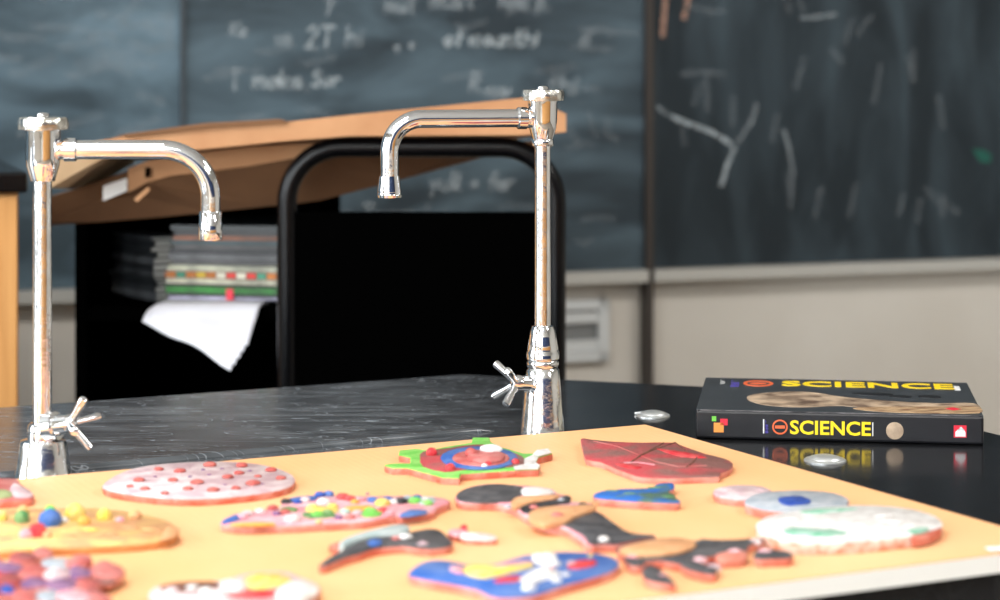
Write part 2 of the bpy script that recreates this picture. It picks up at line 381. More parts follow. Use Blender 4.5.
M_dimchalk = chalk_mat('dim_chalk', (0.6, 0.68, 0.72), 0.2)
for q in ([(784, 130), (789, 148), (793, 174)], [(801, 18), (818, 17), (836, 14)], [(657, 106), (664, 112), (672, 117)], [(757, 105), (752, 122), (738, 142)]): part('chalk_stroke', ribbons([q], 0.009), M_dimchalk, CBR)
sm = [[(756, 105), (750, 122), (738, 142)], [(832, 50), (842, 62)], [(682, 74), (708, 72), (725, 75)], [(858, 34), (866, 22), (872, 16)], [(786, 0), (790, 12)], [(800, 0), (803, 10)], [(845, 42), (852, 20)], [(690, 6), (708, 12), (724, 10)],
      [(925, 188), (940, 202), (958, 212)], [(700, 85), (694, 104)]]
for k in range(16):
    x = random.uniform(670, 960); y = random.uniform(30, 200); sm.append([(x, y), (x+random.uniform(-8, 6), y+random.uniform(18, 40))])
part('chalk_smears', ribbons(sm, 0.013), M_chalk_f, CBR)['kind'] = 'stuff'
for q in ([(663, 36), (664, 12), (666, -2)], [(684, 18), (687, 4), (689, -4)]): part('peach_stroke', ribbons([q], 0.011), M_chalk_p, CBR)
bm = BM(); prism(bm, [onwall(x, y, .0205) for x, y in ((972, 149), (984, 150), (992, 155), (990, 163), (980, 162))], [onwall(x, y, .022) for x, y in ((972, 149), (984, 150), (992, 155), (990, 163), (980, 162))])
part('green_mark', bm, M_green_spot, CBR)
sm = []
for k in range(22):
    x = random.uniform(-10, 160); y = random.uniform(0, 170); sm.append([(x, y), (x+random.uniform(8, 30), y+random.uniform(-8, 8)), (x+random.uniform(20, 60), y+random.uniform(-16, 10))])
part('chalk_smears', ribbons(sm, 0.016), M_chalk_f, CBL)['kind'] = 'stuff'

# wall vent under the board, left of the dark seam
vr = thing('wall_vent', onwall(584, 360, 0), 'white metal wall vent with a recessed slot below the chalkboard, beside the dark rack', 'vent')
u0, u1 = wall_u(500), wall_u(606); zt, zb = onwall(590, 299).z, onwall(590, 360).z
bm = BM()
for (a, b, c, d) in ((u0, u1, zt-.018, zt), (u0, u1, zb, zb+.018), (u0, u0+.018, zb+.0, zt), (u1-.02, u1, zb, zt)): rbox(a, b, 0.001, 0.018, c, d, bm)
part('frame', bm, M_vent, vr)
part('recess', rbox(u0+.018, u1-.02, 0.001, 0.004, zb+.018, zt-.018), M_ventdark, vr)
hh = (zt-zb-.036)/3
for k in (0, 2):
    bm = rbox(u0+.018, u1-.02, 0.005, 0.013, zb+.019+k*hh, zb+.017+(k+.85)*hh)
    part('slat', bm, M_vent, vr)

# ------------------------------------------------------------------ lab bench (black top, clipped far corner)
BD = Vector((0.9, 0.4364, 0)).normalized()      # direction along its back edge
BP = Vector((BD.y, -BD.x, 0))
C1 = Vector((-0.045, 2.715, 0)); C2 = Vector((0.385, 2.57, 0)); L0 = C1 - BD*2.6
poly = [L0, C1, C2, C2+BP*0.777, L0+BP*1.095]
bench = thing('lab_bench', (0, 2.2, FLOOR), 'black-topped laboratory bench carrying the taps, the yellow board and the book', 'bench')
bm = BM(); prism(bm, [p+Vector((0, 0, -.03)) for p in poly], [p+Vector((0, 0, -.003)) for p in poly])
inner = [p + (Vector((0.15, 1.9, 0))-p).normalized()*0.003 for p in poly]
bm2 = BM(); prism(bm2, [p+Vector((0, 0, -.03)) for p in poly], [p for p in poly]); bm.free()
bmesh.ops.bevel(bm2, geom=[e for e in bm2.edges if abs(e.verts[0].co.z) < 1e-6 and abs(e.verts[1].co.z) < 1e-6 and len(e.link_faces) == 2 and any(abs(f.normal.z) < .5 for f in e.link_faces)], offset=0.004, segments=3, affect='EDGES')
bm2.normal_update()
ORIG[bench] = Vector((0, 2.2, FLOOR))
part('worktop', bm2, M_bench, bench)
cb = [L0+BD*.05+BP*.06, C1-BD*.02+BP*.06, C2+Vector((-.06, -.05, 0)), C2+BP*.72-BD*.06, L0+BP*1.035+BD*.05]
bm = BM(); prism(bm, [p+Vector((0, 0, FLOOR)) for p in cb], [p+Vector((0, 0, -.03)) for p in cb]); part('base_cabinet', bm, M_blackmetal, bench)
# raised rim behind the taps
e0, e1 = at(470, 433), at(80, 470); dr = (e1-e0).normalized(); e1 = e1+dr*0.8; e0 = e0-dr*0.03
bm = BM(); sweep(bm, [e0+Vector((0, 0, -.002)), e0+dr*.02+Vector((0, 0, 0)), e1], [0.002, 0.0055, 0.0055], 12)
part('raised_rim', bm, M_bench, bench, True)

# metal caps let into the worktop
def cap(px, py, r, h, label):
    c = at(px, py); t = thing('metal_cap', c, label, 'metal cap')
    bm = BM(); lathe(bm, [(r, 0), (r, .0012), (r*.93, .0022), (r*.80, .0024)], c, 40); part('flange', bm, M_dull, t, True)
    bm = BM(); lathe(bm, [(r*.78, .0022), (r*.72, h*.7), (r*.5, h*.95), (r*.2, h), (.0004, h)], c, 40); part('dome', bm, M_dull, t, True); return t
c1 = cap(653, 416, .0185, .0055, 'small domed silver cap on the black bench between tap and book')
bm = BM(); p = at(640, 415); sweep(bm, [p+Vector((.004, 0, .002)), p+Vector((-.006, 0.002, .0015))], [.0025, .001], 8); part('tab', bm, M_dull, c1, True)
cap(825, 461, .0205, .0055, 'round silver cap on the black bench in front of the book')

# ------------------------------------------------------------------ taps
def cross_handle(parent, hub, axis, r0, alen, spin, base):
    """valve stem from base to hub with four tapering arms about the axis"""
    ax = Vector(axis).normalized()
    bm = BM(); sweep(bm, [base, base+(hub-base)*.45, base+(hub-base)*.46, base+(hub-base)*.8, hub+ax*.002], [r0*1.25, r0*1.1, r0*.85, r0*.8, r0*.75], 20)
    part('valve_stem', bm, M_chrome, parent, True)
    x = ax.cross(Vector((0, 0, 1))).normalized(); y = ax.cross(x).normalized()
    h = None
    bm = BM(); sweep(bm, [hub-ax*.002, hub+ax*.003, hub+ax*.008, hub+ax*.010], [.0078, .0085, .007, .003], 20)
    h = part('handle_hub', bm, M_chrome, parent, True)
    for k in range(4):
        a = spin+k*PI/2; d = (x*math.cos(a)+y*math.sin(a))*0.80+ax*0.60; d.normalize()
        s = hub+ax*.003
        bm = BM(); sweep(bm, [s+d*.003, s+d*alen*.45, s+d*alen*.9, s+d*alen, s+d*(alen+.0015)], [.0045, .0036, .0044, .0038, .0012], 12)
        part('handle_arm', bm, M_chrome, h, True)
def knob_cap(parent, c, r, z0, z1):
    bm = BM(); h = z1-z0
    lathe(bm, [(r*.7, z0), (r*.97, z0+h*.05), (r, z0+h*.3), (r, z0+h*.7), (r*.93, z0+h*.86), (r*.5, z0+h*.93), (r*.3, z0+h*.95)], (c[0], c[1], 0), 96, 9, .02, (z0+h*.02, z0+h*.9))
    k = part('fluted_cap', bm, M_cap, parent, True)
    bm = BM(); lathe(bm, [(r*.28, z0+h*.9), (r*.26, z0+h*1.08), (r*.18, z0+h*1.16), (.0005, z0+h*1.17)], (c[0], c[1], 0), 20); part('cap_screw', bm, M_chrome, k, True)
# right tap
cR = Vector((0.0440, 2.272, 0)); tR = thing('gooseneck_tap', cR, 'chrome swivel tap in the middle of the bench, spout pointing left', 'tap')
Yr = cR.y; zz = lambda y: H-(y-HY)*Yr/F; rr = lambda w: w/2*Yr/F
bm = BM(); lathe(bm, [(rr(47), 0), (rr(46), zz(434)), (rr(42), zz(415)), (rr(35), zz(380)), (rr(33), zz(370)), (rr(29), zz(367.5))], (cR.x, cR.y, 0), 48); part('base_cone', bm, M_chrome_worn, tR, True)
bm = BM(); lathe(bm, [(rr(29), zz(368)), (rr(32), zz(366)), (rr(32.5), zz(362)), (rr(30), zz(360)), (rr(33), zz(358.5)), (rr(33), zz(352)), (rr(30.5), zz(350)), (rr(31), zz(348)), (rr(25), zz(330)), (rr(22), zz(326)), (rr(16), zz(325))], (cR.x, cR.y, 0), 48); part('collar', bm, M_chrome, tR, True)
bm = BM(); lathe(bm, [(rr(16), zz(326)), (rr(16), zz(144))], (cR.x, cR.y, 0), 32); part('riser_pipe', bm, M_chrome_worn, tR, True)
bm = BM(); lathe(bm, [(rr(21), zz(146)), (rr(22), zz(145)), (rr(22), zz(140)), (rr(20.5), zz(139)), (rr(27), zz(128)), (rr(28.5), zz(120)), (rr(29), zz(104)), (rr(30), zz(100))], (cR.x, cR.y, 0), 48, 6, .02, (zz(122), zz(102))); part('valve_body', bm, M_chrome, tR, True)
knob_cap(tR, cR, rr(43), zz(101), zz(88))
jz = zz(118); end = Vector(((389.5-CX)*2.235/F, 2.235, jz))
sd = (end-Vector((cR.x, cR.y, jz))); 
pts = [Vector((cR.x, cR.y, jz))+sd.normalized()*.012, end, Vector((end.x, end.y, H-(180-HY)*end.y/F))]
bm = BM(); sweep(bm, smooth_path(pts, [0.033], 14), rr(18), 24); part('spout', bm, M_chrome, tR, True)
o = Vector((cR.x, cR.y, jz)); d = sd.normalized()
bm = BM(); sweep(bm, [o+d*.008, o+d*.0095, o+d*.0155, o+d*.017, o+d*.0175, o+d*.026, o+d*.0275], [rr(17), rr(20), rr(20), rr(18), rr(22), rr(22), rr(19)], 24); part('coupling_nut', bm, M_chrome, tR, True)
zn = lambda y: H-(y-HY)*end.y/F
bm = BM(); lathe(bm, [(rr(20), zn(176)), (rr(20.5), zn(178)), (rr(23), zn(188)), (rr(24), zn(192)), (rr(23.5), zn(194)), (rr(24.5), zn(195)), (rr(23), zn(197.5)), (rr(17), zn(198)), (rr(15), zn(194))][::-1], (end.x, end.y, 0), 32); part('nozzle', bm, M_chrome, tR, True)
cross_handle(tR, atY(520, 383, 2.255), (-.80, -.30, 0.02), rr(19), .031, math.radians(40), atY(536, 384, 2.268))
# left tap
cL = Vector(((43-CX)*2.045/F, 2.045, 0)); tL = thing('gooseneck_tap', cL, 'chrome swivel tap at the left edge, spout pointing right', 'tap')
Yl = cL.y; zz = lambda y: H-(y-HY)*Yl/F; rr = lambda w: w/2*Yl/F
bm = BM(); lathe(bm, [(rr(60), 0), (rr(57), zz(478)), (rr(52), zz(460)), (rr(47), zz(444)), (rr(45), zz(440.5)), (rr(30), zz(439))], (cL.x, cL.y, 0), 48); part('base_cone', bm, M_chrome_worn, tL, True)
bm = BM(); lathe(bm, [(rr(31), zz(440)), (rr(31), zz(430)), (rr(29), zz(425)), (rr(26), zz(423)), (rr(18), zz(422.5))], (cL.x, cL.y, 0), 40); part('collar', bm, M_chrome, tL, True)
bm = BM(); lathe(bm, [(rr(19), zz(424)), (rr(18.5), zz(180))], (cL.x-.0006, cL.y, 0), 32); part('riser_pipe', bm, M_chrome_worn, tL, True)
bm = BM(); lathe(bm, [(rr(23), zz(181)), (rr(24), zz(180)), (rr(26), zz(176)), (rr(32), zz(166)), (rr(34), zz(158)), (rr(34), zz(132)), (rr(36), zz(126))], (cL.x, cL.y, 0), 48, 6, .02, (zz(158), zz(130))); part('valve_body', bm, M_chrome, tL, True)
knob_cap(tL, cL, rr(50), zz(130), zz(115))
jz = zz(149.5); Ye = 2.06; end = Vector(((210.5-CX)*Ye/F, Ye, jz-.001)); o = Vector((cL.x, cL.y, jz)); d = (end-o).normalized()
pts = [o+d*.012, end, Vector((end.x, end.y, H-(214-HY)*Ye/F))]
bm = BM(); sweep(bm, smooth_path(pts, [0.046], 16), [rr(20)]*20, 24) if False else sweep(bm, smooth_path(pts, [0.044], 16), rr(19.5), 24); part('spout', bm, M_chrome, tL, True)
bm = BM(); sweep(bm, [o+d*.010, o+d*.0115, o+d*.019, o+d*.0195, o+d*.030, o+d*.0315], [rr(19), rr(20), rr(20), rr(24), rr(24), rr(20)], 24); part('coupling_nut', bm, M_chrome, tL, True)
zn = lambda y: H-(y-HY)*Ye/F
bm = BM(); lathe(bm, [(rr(21), zn(211)), (rr(22.5), zn(212)), (rr(22.5), zn(222)), (rr(23.5), zn(223)), (rr(23.5), zn(239)), (rr(22), zn(240)), (rr(16), zn(240)), (rr(15), zn(236))][::-1], (end.x, end.y, 0), 32); part('nozzle', bm, M_chrome, tL, True)
cross_handle(tL, atY(67, 424, 2.035), (.85, -.28, 0.05), rr(26), .030, math.radians(8), atY(48, 427, 2.043))

# ------------------------------------------------------------------ background furniture
# oak cabinet with black top at the left edge
cab = thing('side_cabinet', (-0.80, 3.15, FLOOR), 'tall oak-sided cabinet with a thick black top at the left edge', 'cabinet')
zt = atY(0, 172, 3.0).z; zb = atY(0, 193, 3.0).z
CA = Vector((math.cos(RA), math.sin(RA), 0)); CB = Vector((-math.sin(RA), math.cos(RA), 0))
def cbx(p, x0, x1, y0, y1, z0, z1, bev=0):
    return boxm(Vector((p.x, p.y, 0))+CA*(x0+x1)/2+CB*(y0+y1)/2+Vector((0, 0, (z0+z1)/2)), (x1-x0, y1-y0, z1-z0), RA, bev)
p1_, p2_ = atY(28, 180, 3.0), atY(19, 300, 3.015)
part('top', cbx(p1_, -.55, 0, 0, .46, zb, zt, .004), M_blackmetal, cab)
part('carcass', cbx(p2_, -.52, 0, .01, .44, FLOOR, zb), M_oak, cab)
part('door', cbx(p2_, -.50, -.004, -.008, .009, FLOOR+.06, zb-.004), M_oak, cab)

# black shelving unit with stacks of magazines
sx0, sx1 = atY(75, 0, 3.15).x, atY(320, 0, 3.15).x; SY0, SY1 = 3.15, 3.55; zt = atY(0, 197, 3.15).z; zs = atY(0, 308, 3.15).z
shelf = thing('shelving_unit', ((sx0+sx1)/2, 3.35, FLOOR), 'black open shelving unit filled with magazines, under the cardboard', 'shelving unit')
mx_ = (sx0+sx1)/2; w_ = sx1-sx0; D_ = SY1-SY0; my_ = (SY0+SY1)/2
part('top_panel', boxm((mx_, my_, zt-.009), (w_, D_, .018)), M_blackpanel, shelf)
for x in (sx0+.008, sx1-.008): part('side_panel', boxm((x, my_, (zt+FLOOR)/2), (.016, D_, zt-FLOOR-.036)), M_blackpanel, shelf)
part('back_panel', boxm((mx_, SY1-.005, (zt+FLOOR)/2), (w_-.034, .008, zt-FLOOR-.04)), M_blackpanel, shelf)
for z in (zs-.009, zs-.33, zs-.62): part('shelf', boxm((mx_, my_-.004, z), (w_-.034, D_-.012, .018)), M_blackpanel, shelf)
# tube-framed rack in front of it
rack = thing('tubular_rack', (atY(421, 0, 3.0).x, 3.0, FLOOR), 'black rack with a rounded tubular frame and solid panel behind the middle tap', 'rack')
xl, xr = atY(287, 0, 3.0).x, atY(556, 0, 3.0).x; ztp = atY(0, 147.5, 3.0).z
bm = BM(); sweep(bm, smooth_path([(xl, 3.0, FLOOR+.07), (xl, 3.0, ztp), (xr, 3.0, ztp), (xr, 3.0, FLOOR+.07)], [.075, .075], 12), .0135, 20); part('tube_frame', bm, M_blackmetal, rack, True)
zp = atY(0, 212, 3.0).z
part('panel', boxm(((xl+xr)/2, 3.0, (zp+FLOOR+.2)/2), (xr-xl-.024, .014, zp-FLOOR-.2), 0, .002), M_blackpanel, rack)
for x in (xl, xr):
    f = part('foot', boxm((x, 3.0, FLOOR+.065), (.035, .22, .03), 0, .004), M_blackmetal, rack)
    for y in (2.91, 3.09):
        bm = BM(); sweep(bm, [(x-.012, y, FLOOR+.025), (x+.012, y, FLOOR+.025)], .025, 20); part('caster', bm, M_castor, f, True)

# magazines
M_mpage = mat('magazine_pages', srgb(200, 198, 190), 0.7, col2=srgb(150, 150, 145), nscale=200, stretch=(0.05, 0.05, 12))
magn = 0
def magazine(cx, cy, z, w, d, t, yaw, c, label, group, pages=True):
    m = thing('magazine', (cx, cy, z), label, 'magazine', group); m.rotation_euler = (0, 0, yaw)
    cm = mat('magazine_cover', srgb(*c), 0.35, col2=srgb(*[max(0, int(v*.6)) for v in c]), nscale=25)
    bm = boxm((0, 0, t/2), (w-.003, d-.003, t-.0012)); o = link('pages', bm, M_mpage, None, origin=(0, 0, 0)); o.parent = m
    for z0 in (t-.0004, .0004):
        bm = boxm((0, 0, z0), (w, d, .0008)); o = link('cover', bm, cm, None, origin=(0, 0, 0)); o.parent = m
    bm = boxm((0, -d/2, t/2), (w, .0009, t)); o = link('spine', bm, cm, None, origin=(0, 0, 0)); o.parent = m
    return m
z = zs+.0085
right = [(.004, (205, 200, 225), 'pale lilac magazine at the bottom of the front stack'), (.005, (20, 20, 22), 'black-spined magazine between the lilac and the green one'),
 (.009, (50, 140, 50), 'green magazine low in the front stack, with a red tab'), (.003, (40, 30, 34), 'thin dark magazine on top of the green one'),
 (.008, (236, 232, 205), 'cream magazine lying above the green one'), (.010, (150, 90, 60), 'thick multicoloured magazine between the two cream ones'),
 (.008, (226, 226, 200), 'cream magazine above the multicoloured one'), (.007, (90, 88, 90), None), (.008, (120, 120, 122), None), (.006, (60, 60, 64), None),
 (.007, (88, 84, 84), None), (.006, (52, 84, 90), 'teal magazine near the top of the front stack'), (.006, (165, 92, 48), 'orange magazine near the top of the front stack'), (.008, (44, 40, 40), None), (.007, (54, 62, 64), None)]
MSX, MSY = -.382, 3.268
for i, (t, c, lab) in enumerate(right):
    yaw = math.radians(-9+random.uniform(-3, 3)); jx = random.uniform(-.006, .006)
    m = magazine(MSX+jx*.6+(.003 if i > 6 else 0), MSY+random.uniform(-.006, .006)+(0.02 if i > 6 else 0), z, .172, .19, t, yaw, c, lab or {7: 'mid grey magazine directly above the upper cream one, front stack', 8: 'lighter grey magazine in the middle of the front stack', 9: 'charcoal magazine just above the lighter grey one, front stack', 10: 'brownish grey magazine just under the teal one, front stack', 13: 'dark brown magazine resting on the orange one, front stack', 14: 'dark slate magazine on the very top of the front stack'}[i], 'magazines in the front stack on the shelf')
    if i == 2:
        bm = boxm((.012, -.096, -.001), (.011, .0012, .016)); o = link('red_tab', bm, mat('red_tab', srgb(220, 50, 70), .5), None, origin=(0, 0, 0)); o.parent = m; o['label'] = 'red paper tab hanging from the spine'
    if i == 5:
        for k in range(11):
            cc = random.choice([(220, 60, 50), (225, 190, 60), (230, 225, 205), (70, 150, 120), (200, 120, 50)])
            bm = boxm((-.076+k*.0152, -.0957, t/2), (.0135, .0014, t*.8)); o = link('spine_print', bm, mat('spine_print', srgb(*cc), .5), None, origin=(0, 0, 0)); o.parent = m
    z += t+.0003
z = zs+.0005
for i in range(13):
    t = random.choice([.005, .007, .009]); g = random.choice([60, 90, 120, 50, 75])
    magazine(-.527+random.uniform(-.003, .003), 3.285+random.uniform(-.004, .004), z, .125, .045, t, math.radians(-52+random.uniform(-3, 3)), (g, g+4, g+8), 'grey magazine in the shaded left-hand stack on the shelf', 'magazines in the left-hand stack')
    z += t+.0003

# white papers drooping over the shelf edge
for k in range(5):
    bm = BM(); nx, ny = 24, 36; w, d = .15, .22; ang = math.radians(-27+k*2.5); grid = []
    cx0, cy0 = -.440+k*.004, 3.082+k*.003
    for j in range(ny+1):
        row = []
        for i in range(nx+1):
            lx, ly = (i/nx-.5)*w, j/ny*d
            x = cx0+lx*math.cos(ang)-ly*math.sin(ang)*.55; y = cy0+lx*math.sin(ang)+ly*math.cos(ang)
            over = max(0, SY0-.004-y); zz_ = zs+.0012+k*.0014 - (0.5*over*min(1, over/.03)+2.6*over*over) + .003*math.sin(x*70)*min(1, over*15)
            row.append(bm.verts.new((x, y, zz_)))
        grid.append(row)
    for j in range(ny):
        for i in range(nx): bm.faces.new((grid[j][i], grid[j][i+1], grid[j+1][i+1], grid[j+1][i]))
    o = link('paper_sheet', bm, M_paper, None, True)
    sm_ = o.modifiers.new('thickness', 'SOLIDIFY'); sm_.thickness = .0002
    tag(o, ['lowest white sheet of paper hanging off the black shelf edge', 'white paper sheet second from the bottom of the drooping pile', 'middle white sheet of the paper pile drooping off the shelf', 'white paper sheet just under the top one of the drooping pile', 'topmost white sheet of paper drooping off the shelf'][k], 'paper', 'white papers hanging off the shelf')

# flattened cardboard boxes leaning on the rack
def slabfront(toppx, botpx, Y, back, m, nm, parent, mi=0):
    """front face between two pixel polylines at distance Y, carried back by the vector"""
    bm = BM(); bk = Vector(back)
    n = len(toppx); Ys = Y if isinstance(Y, (list, tuple)) else [Y]*n
    T = [atY(*toppx[i], Ys[i]) for i in range(n)]; B = [atY(*botpx[i], Ys[i]) for i in range(n)]
    v = [[bm.verts.new(p) for p in r] for r in (T, B, [p+bk for p in B], [p+bk for p in T])]
    for r in range(4):
        for i in range(n-1): bm.faces.new((v[r][i], v[r][i+1], v[(r+1) % 4][i+1], v[(r+1) % 4][i]))
    bm.faces.new([v[r][0] for r in range(4)]); bm.faces.new([v[r][n-1] for r in range(4)][::-1])
    return part(nm, bm, m, parent)
ub = thing('flattened_box', atY(300, 137, 2.97), 'upper flattened brown cardboard box lying across the top of the black rack', 'cardboard box')
slabfront([(103, 140), (160, 131), (205, 127), (285, 122), (350, 115), (430, 107), (522, 98), (540, 102), (566, 114)],
          [(103, 158), (160, 153), (205, 149), (285, 141), (350, 136), (430, 135.5), (522, 135), (540, 134), (566, 132)], 2.97, (-.09, .42, -.03), M_card, 'board_layer', ub)
slabfront([(50, 152), (103, 140)], [(50, 188), (103, 158)], [2.88, 2.969], (-.03, .44, -.03), M_card_lit, 'end_flap', ub)['label'] = 'cardboard flap with window light painted pale'
slabfront([(125, 134), (205, 123), (280, 119), (288, 121.5)], [(125, 136.5), (205, 127.5), (280, 122.5), (288, 123)], 2.962, (-.09, .30, -.025), M_card_dark, 'top_layer', ub)
lb = thing('flattened_box', atY(200, 215, 3.06), 'lower flattened cardboard box sagging in front of the magazine shelves, with a white sticker', 'cardboard box')
def sheet(tp, ty, bp, by_, off, m, nm, parent):
    bm = BM(); a = [atY(*p, y) for p, y in zip(tp, ty)]; b = [atY(*p, y) for p, y in zip(bp, by_)]; off = Vector(off)
    v = [[bm.verts.new(p) for p in r] for r in (a, b, [p+off for p in b], [p+off for p in a])]
    for r in range(4):
        for i in range(len(a)-1): bm.faces.new((v[r][i], v[r][i+1], v[(r+1) % 4][i+1], v[(r+1) % 4][i]))
    bm.faces.new([v[r][0] for r in range(4)]); bm.faces.new([v[r][-1] for r in range(4)][::-1])
    return part(nm, bm, m, parent)
sheet([(44, 199), (100, 182), (128, 171)], [3.05, 3.045, 3.04], [(44, 221), (100, 200), (128, 194)], [3.09, 3.08, 3.075], (0, .004, .001), M_card_dark, 'shaded_flap', lb)['label'] = 'flap with shade painted into its brown'  # left flap darkened in colour for the shade under the upper box
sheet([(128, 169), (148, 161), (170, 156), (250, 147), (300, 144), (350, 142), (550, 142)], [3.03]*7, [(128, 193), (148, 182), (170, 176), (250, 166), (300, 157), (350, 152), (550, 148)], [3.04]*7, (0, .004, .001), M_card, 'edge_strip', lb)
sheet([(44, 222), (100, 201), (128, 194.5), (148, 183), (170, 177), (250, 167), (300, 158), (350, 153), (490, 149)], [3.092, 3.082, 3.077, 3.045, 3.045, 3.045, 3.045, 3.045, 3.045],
      [(44, 226), (100, 222), (160, 217), (210, 212), (260, 207), (300, 203), (322, 200), (400, 180), (492, 155)], [3.12]*9, (0, .003, .003), M_card_dark, 'underside_sheet', lb)
slabfront([(103, 186), (127, 178)], [(103, 201), (127, 191)], 3.034, (0, .001, 0), M_sticker, 'sticker', lb)['label'] = 'white paper sticker'
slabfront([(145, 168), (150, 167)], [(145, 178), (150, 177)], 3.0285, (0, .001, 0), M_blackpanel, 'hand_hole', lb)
slabfront([(134, 199), (148, 187)], [(137, 202), (150, 190)], 3.02, (0, .002, 0), M_card, 'loose_tab', lb)

# ------------------------------------------------------------------ text book
ORG = Vector((0.2015, 2.262, 0.0006)); BY = math.radians(-7.8)
bx = Vector((math.cos(BY), math.sin(BY), 0)); by = Vector((-math.sin(BY), math.cos(BY), 0)); bz = Vector((0, 0, 1))
BL, BW, BT = .290, .226, .0295
book = thing('textbook', ORG+bx*BL/2+by*BW/2, 'black hardback textbook titled SCIENCE in yellow, lying flat at the right', 'book')
def bk(x, y, z): return ORG+bx*x+by*y+bz*z
def bbox(x0, x1, y0, y1, z0, z1, bev=0): return boxm(bk((x0+x1)/2, (y0+y1)/2, (z0+z1)/2), (x1-x0, y1-y0, z1-z0), BY, bev)
M_cover = mat('book_cover', srgb(52, 56, 60), 0.32, col2=srgb(62, 66, 70), nscale=30, coat=.2)
M_spine = mat('book_spine', srgb(24, 24, 28), 0.33, col2=srgb(32, 32, 36), nscale=40)
M_pages = mat('page_edges', srgb(214, 204, 184), 0.8, col2=srgb(190, 178, 155), nscale=300, stretch=(.05, .05, 10))
M_yl = mat('yellow_print', srgb(250, 214, 30), 0.4); M_or = mat('orange_print', srgb(226, 104, 60), 0.4); M_wh = mat('white_print', srgb(225, 225, 225), .4)
M_pu = mat('purple_print', srgb(100, 88, 190), .4); M_rd = mat('red_print', srgb(214, 40, 60), .4); M_gr = mat('green_print', srgb(110, 190, 70), .4); M_amb = mat('amber_print', srgb(240, 150, 70), .4)
M_tan = mat('animal_print', srgb(196, 172, 146), .4, col2=srgb(96, 76, 62), nscale=38); M_tan2 = mat('log_print', srgb(196, 166, 128), .4, col2=srgb(120, 86, 62), nscale=60, stretch=(1, 4, 1)); M_dk = mat('dark_print', srgb(20, 22, 26), .4)
part('back_cover', bbox(0, BL, 0.004, BW, 0, .003, .0008), M_spine, book)
fc = part('front_cover', bbox(0, BL, 0.004, BW, BT-.003, BT, .0008), M_cover, book)
sp = part('spine', bbox(0, BL, -.001, .006, 0.0005, BT-.0003, .0025), M_spine, book)
part('page_block', bbox(.004, BL-.004, .006, BW-.004, .003, BT-.003), M_pages, book)
# a thin worn line along the top of the spine
part('worn_edge', bbox(.004, BL-.004, .0005, .0022, BT-.0006, BT+.0001), mat('worn_edge', srgb(120, 116, 118), .5, col2=srgb(40, 38, 42), nscale=90), sp)
def spx(px): return (px-696.5)/286.0*BL
def sy(px, y): return ((437.0+(px-697)*.012)-y)/28.5*BT
def sp_poly(pts, m, name, d=.0012):
    bm = BM(); q = [(spx(x), sy(x, y)) for x, y in pts]
    prism(bm, [bk(x, -.0005, z) for x, z in q], [bk(x, -d, z) for x, z in q]); return part(name, bm, m, sp)
def textmesh(txt, x0, x1, y0, y1, f, bold=0.0):
    """lettering laid over the rectangle; f maps (x, y, h) to world"""
    cu = bpy.data.curves.new('t', 'FONT'); cu.body = txt; cu.size = 1; cu.offset = bold; cu.extrude = .01; cu.resolution_u = 3
    ob = bpy.data.objects.new('t', cu); COL.objects.link(ob); dg = bpy.context.evaluated_depsgraph_get(); me = bpy.data.meshes.new_from_object(ob.evaluated_get(dg))
    COL.objects.unlink(ob); bpy.data.objects.remove(ob); bm = BM(); bm.from_mesh(me); bpy.data.meshes.remove(me)
    xs = [v.co.x for v in bm.verts]; ys = [v.co.y for v in bm.verts]; a, b, c, d = min(xs), max(xs), min(ys), max(ys)
    for v in bm.verts:
        v.co = f(x0+(v.co.x-a)/(b-a)*(x1-x0), y0+(v.co.y-c)/(d-c)*(y1-y0), .0004 if v.co.z > 0 else 0)
    return bm
fs = lambda x, y, h: bk(x, -.0011-h, y)
ft = lambda x, y, h: bk(x, y, BT+h)
part('title_lettering', textmesh('SCIENCE', spx(791), spx(871.5), sy(830, 432), sy(830, 418), fs, .022), M_yl, sp)
part('small_lettering', textmesh('Science', spx(766.3), spx(769.2), sy(767, 431), sy(767, 417.5), lambda x, y, h: fs(x, y, h)), M_pu, sp)
sp_poly([(764, 417), (765.3, 417), (765.3, 431), (764, 431)], M_wh, 'small_lettering'); sp_poly([(872.8, 419), (873.8, 419), (873.8, 432.5), (872.8, 432.5)], M_wh, 'small_lettering')
def ring(cx, cy, rx, ry, w, f, n=32):
    bm = BM(); o = []; i_ = []
    for k in range(n):
        a = 2*PI*k/n; o.append((cx+rx*math.cos(a), cy+ry*math.sin(a))); i_.append((cx+(rx-w)*math.cos(a), cy+(ry-w*ry/rx)*math.sin(a)))
    vo = [bm.verts.new(f(*p, .0005)) for p in o]; vi = [bm.verts.new(f(*p, .0005)) for p in i_]; wo = [bm.verts.new(f(*p, -.0002)) for p in o]; wi = [bm.verts.new(f(*p, -.0002)) for p in i_]
    for k in range(n):
        j = (k+1) % n; bm.faces.new((vo[k], vo[j], vi[j], vi[k])); bm.faces.new((vo[k], wo[k], wo[j], vo[j])); bm.faces.new((vi[k], vi[j], wi[j], wi[k]))
    return bm
def ell(cx, cy, rx, ry, f, n=24, h=.0003, jit=0):
    pts = [(cx+rx*math.cos(2*PI*k/n)*(1+random.uniform(-jit, jit)), cy+ry*math.sin(2*PI*k/n)*(1+random.uniform(-jit, jit))) for k in range(n)]
    return prism(BM(), [f(*p, -.0002) for p in pts], [f(*p, h) for p in pts])
part('round_badge', ring(spx(781), sy(781, 424.5), .0079, .0076, .0016, fs), M_or, sp)
sp_poly([(776, 423), (786, 423), (786, 426), (776, 426)], M_or, 'badge_bar')
part('round_picture', ell(spx(895), sy(895, 427), .0088, .0088, fs), M_tan, sp)
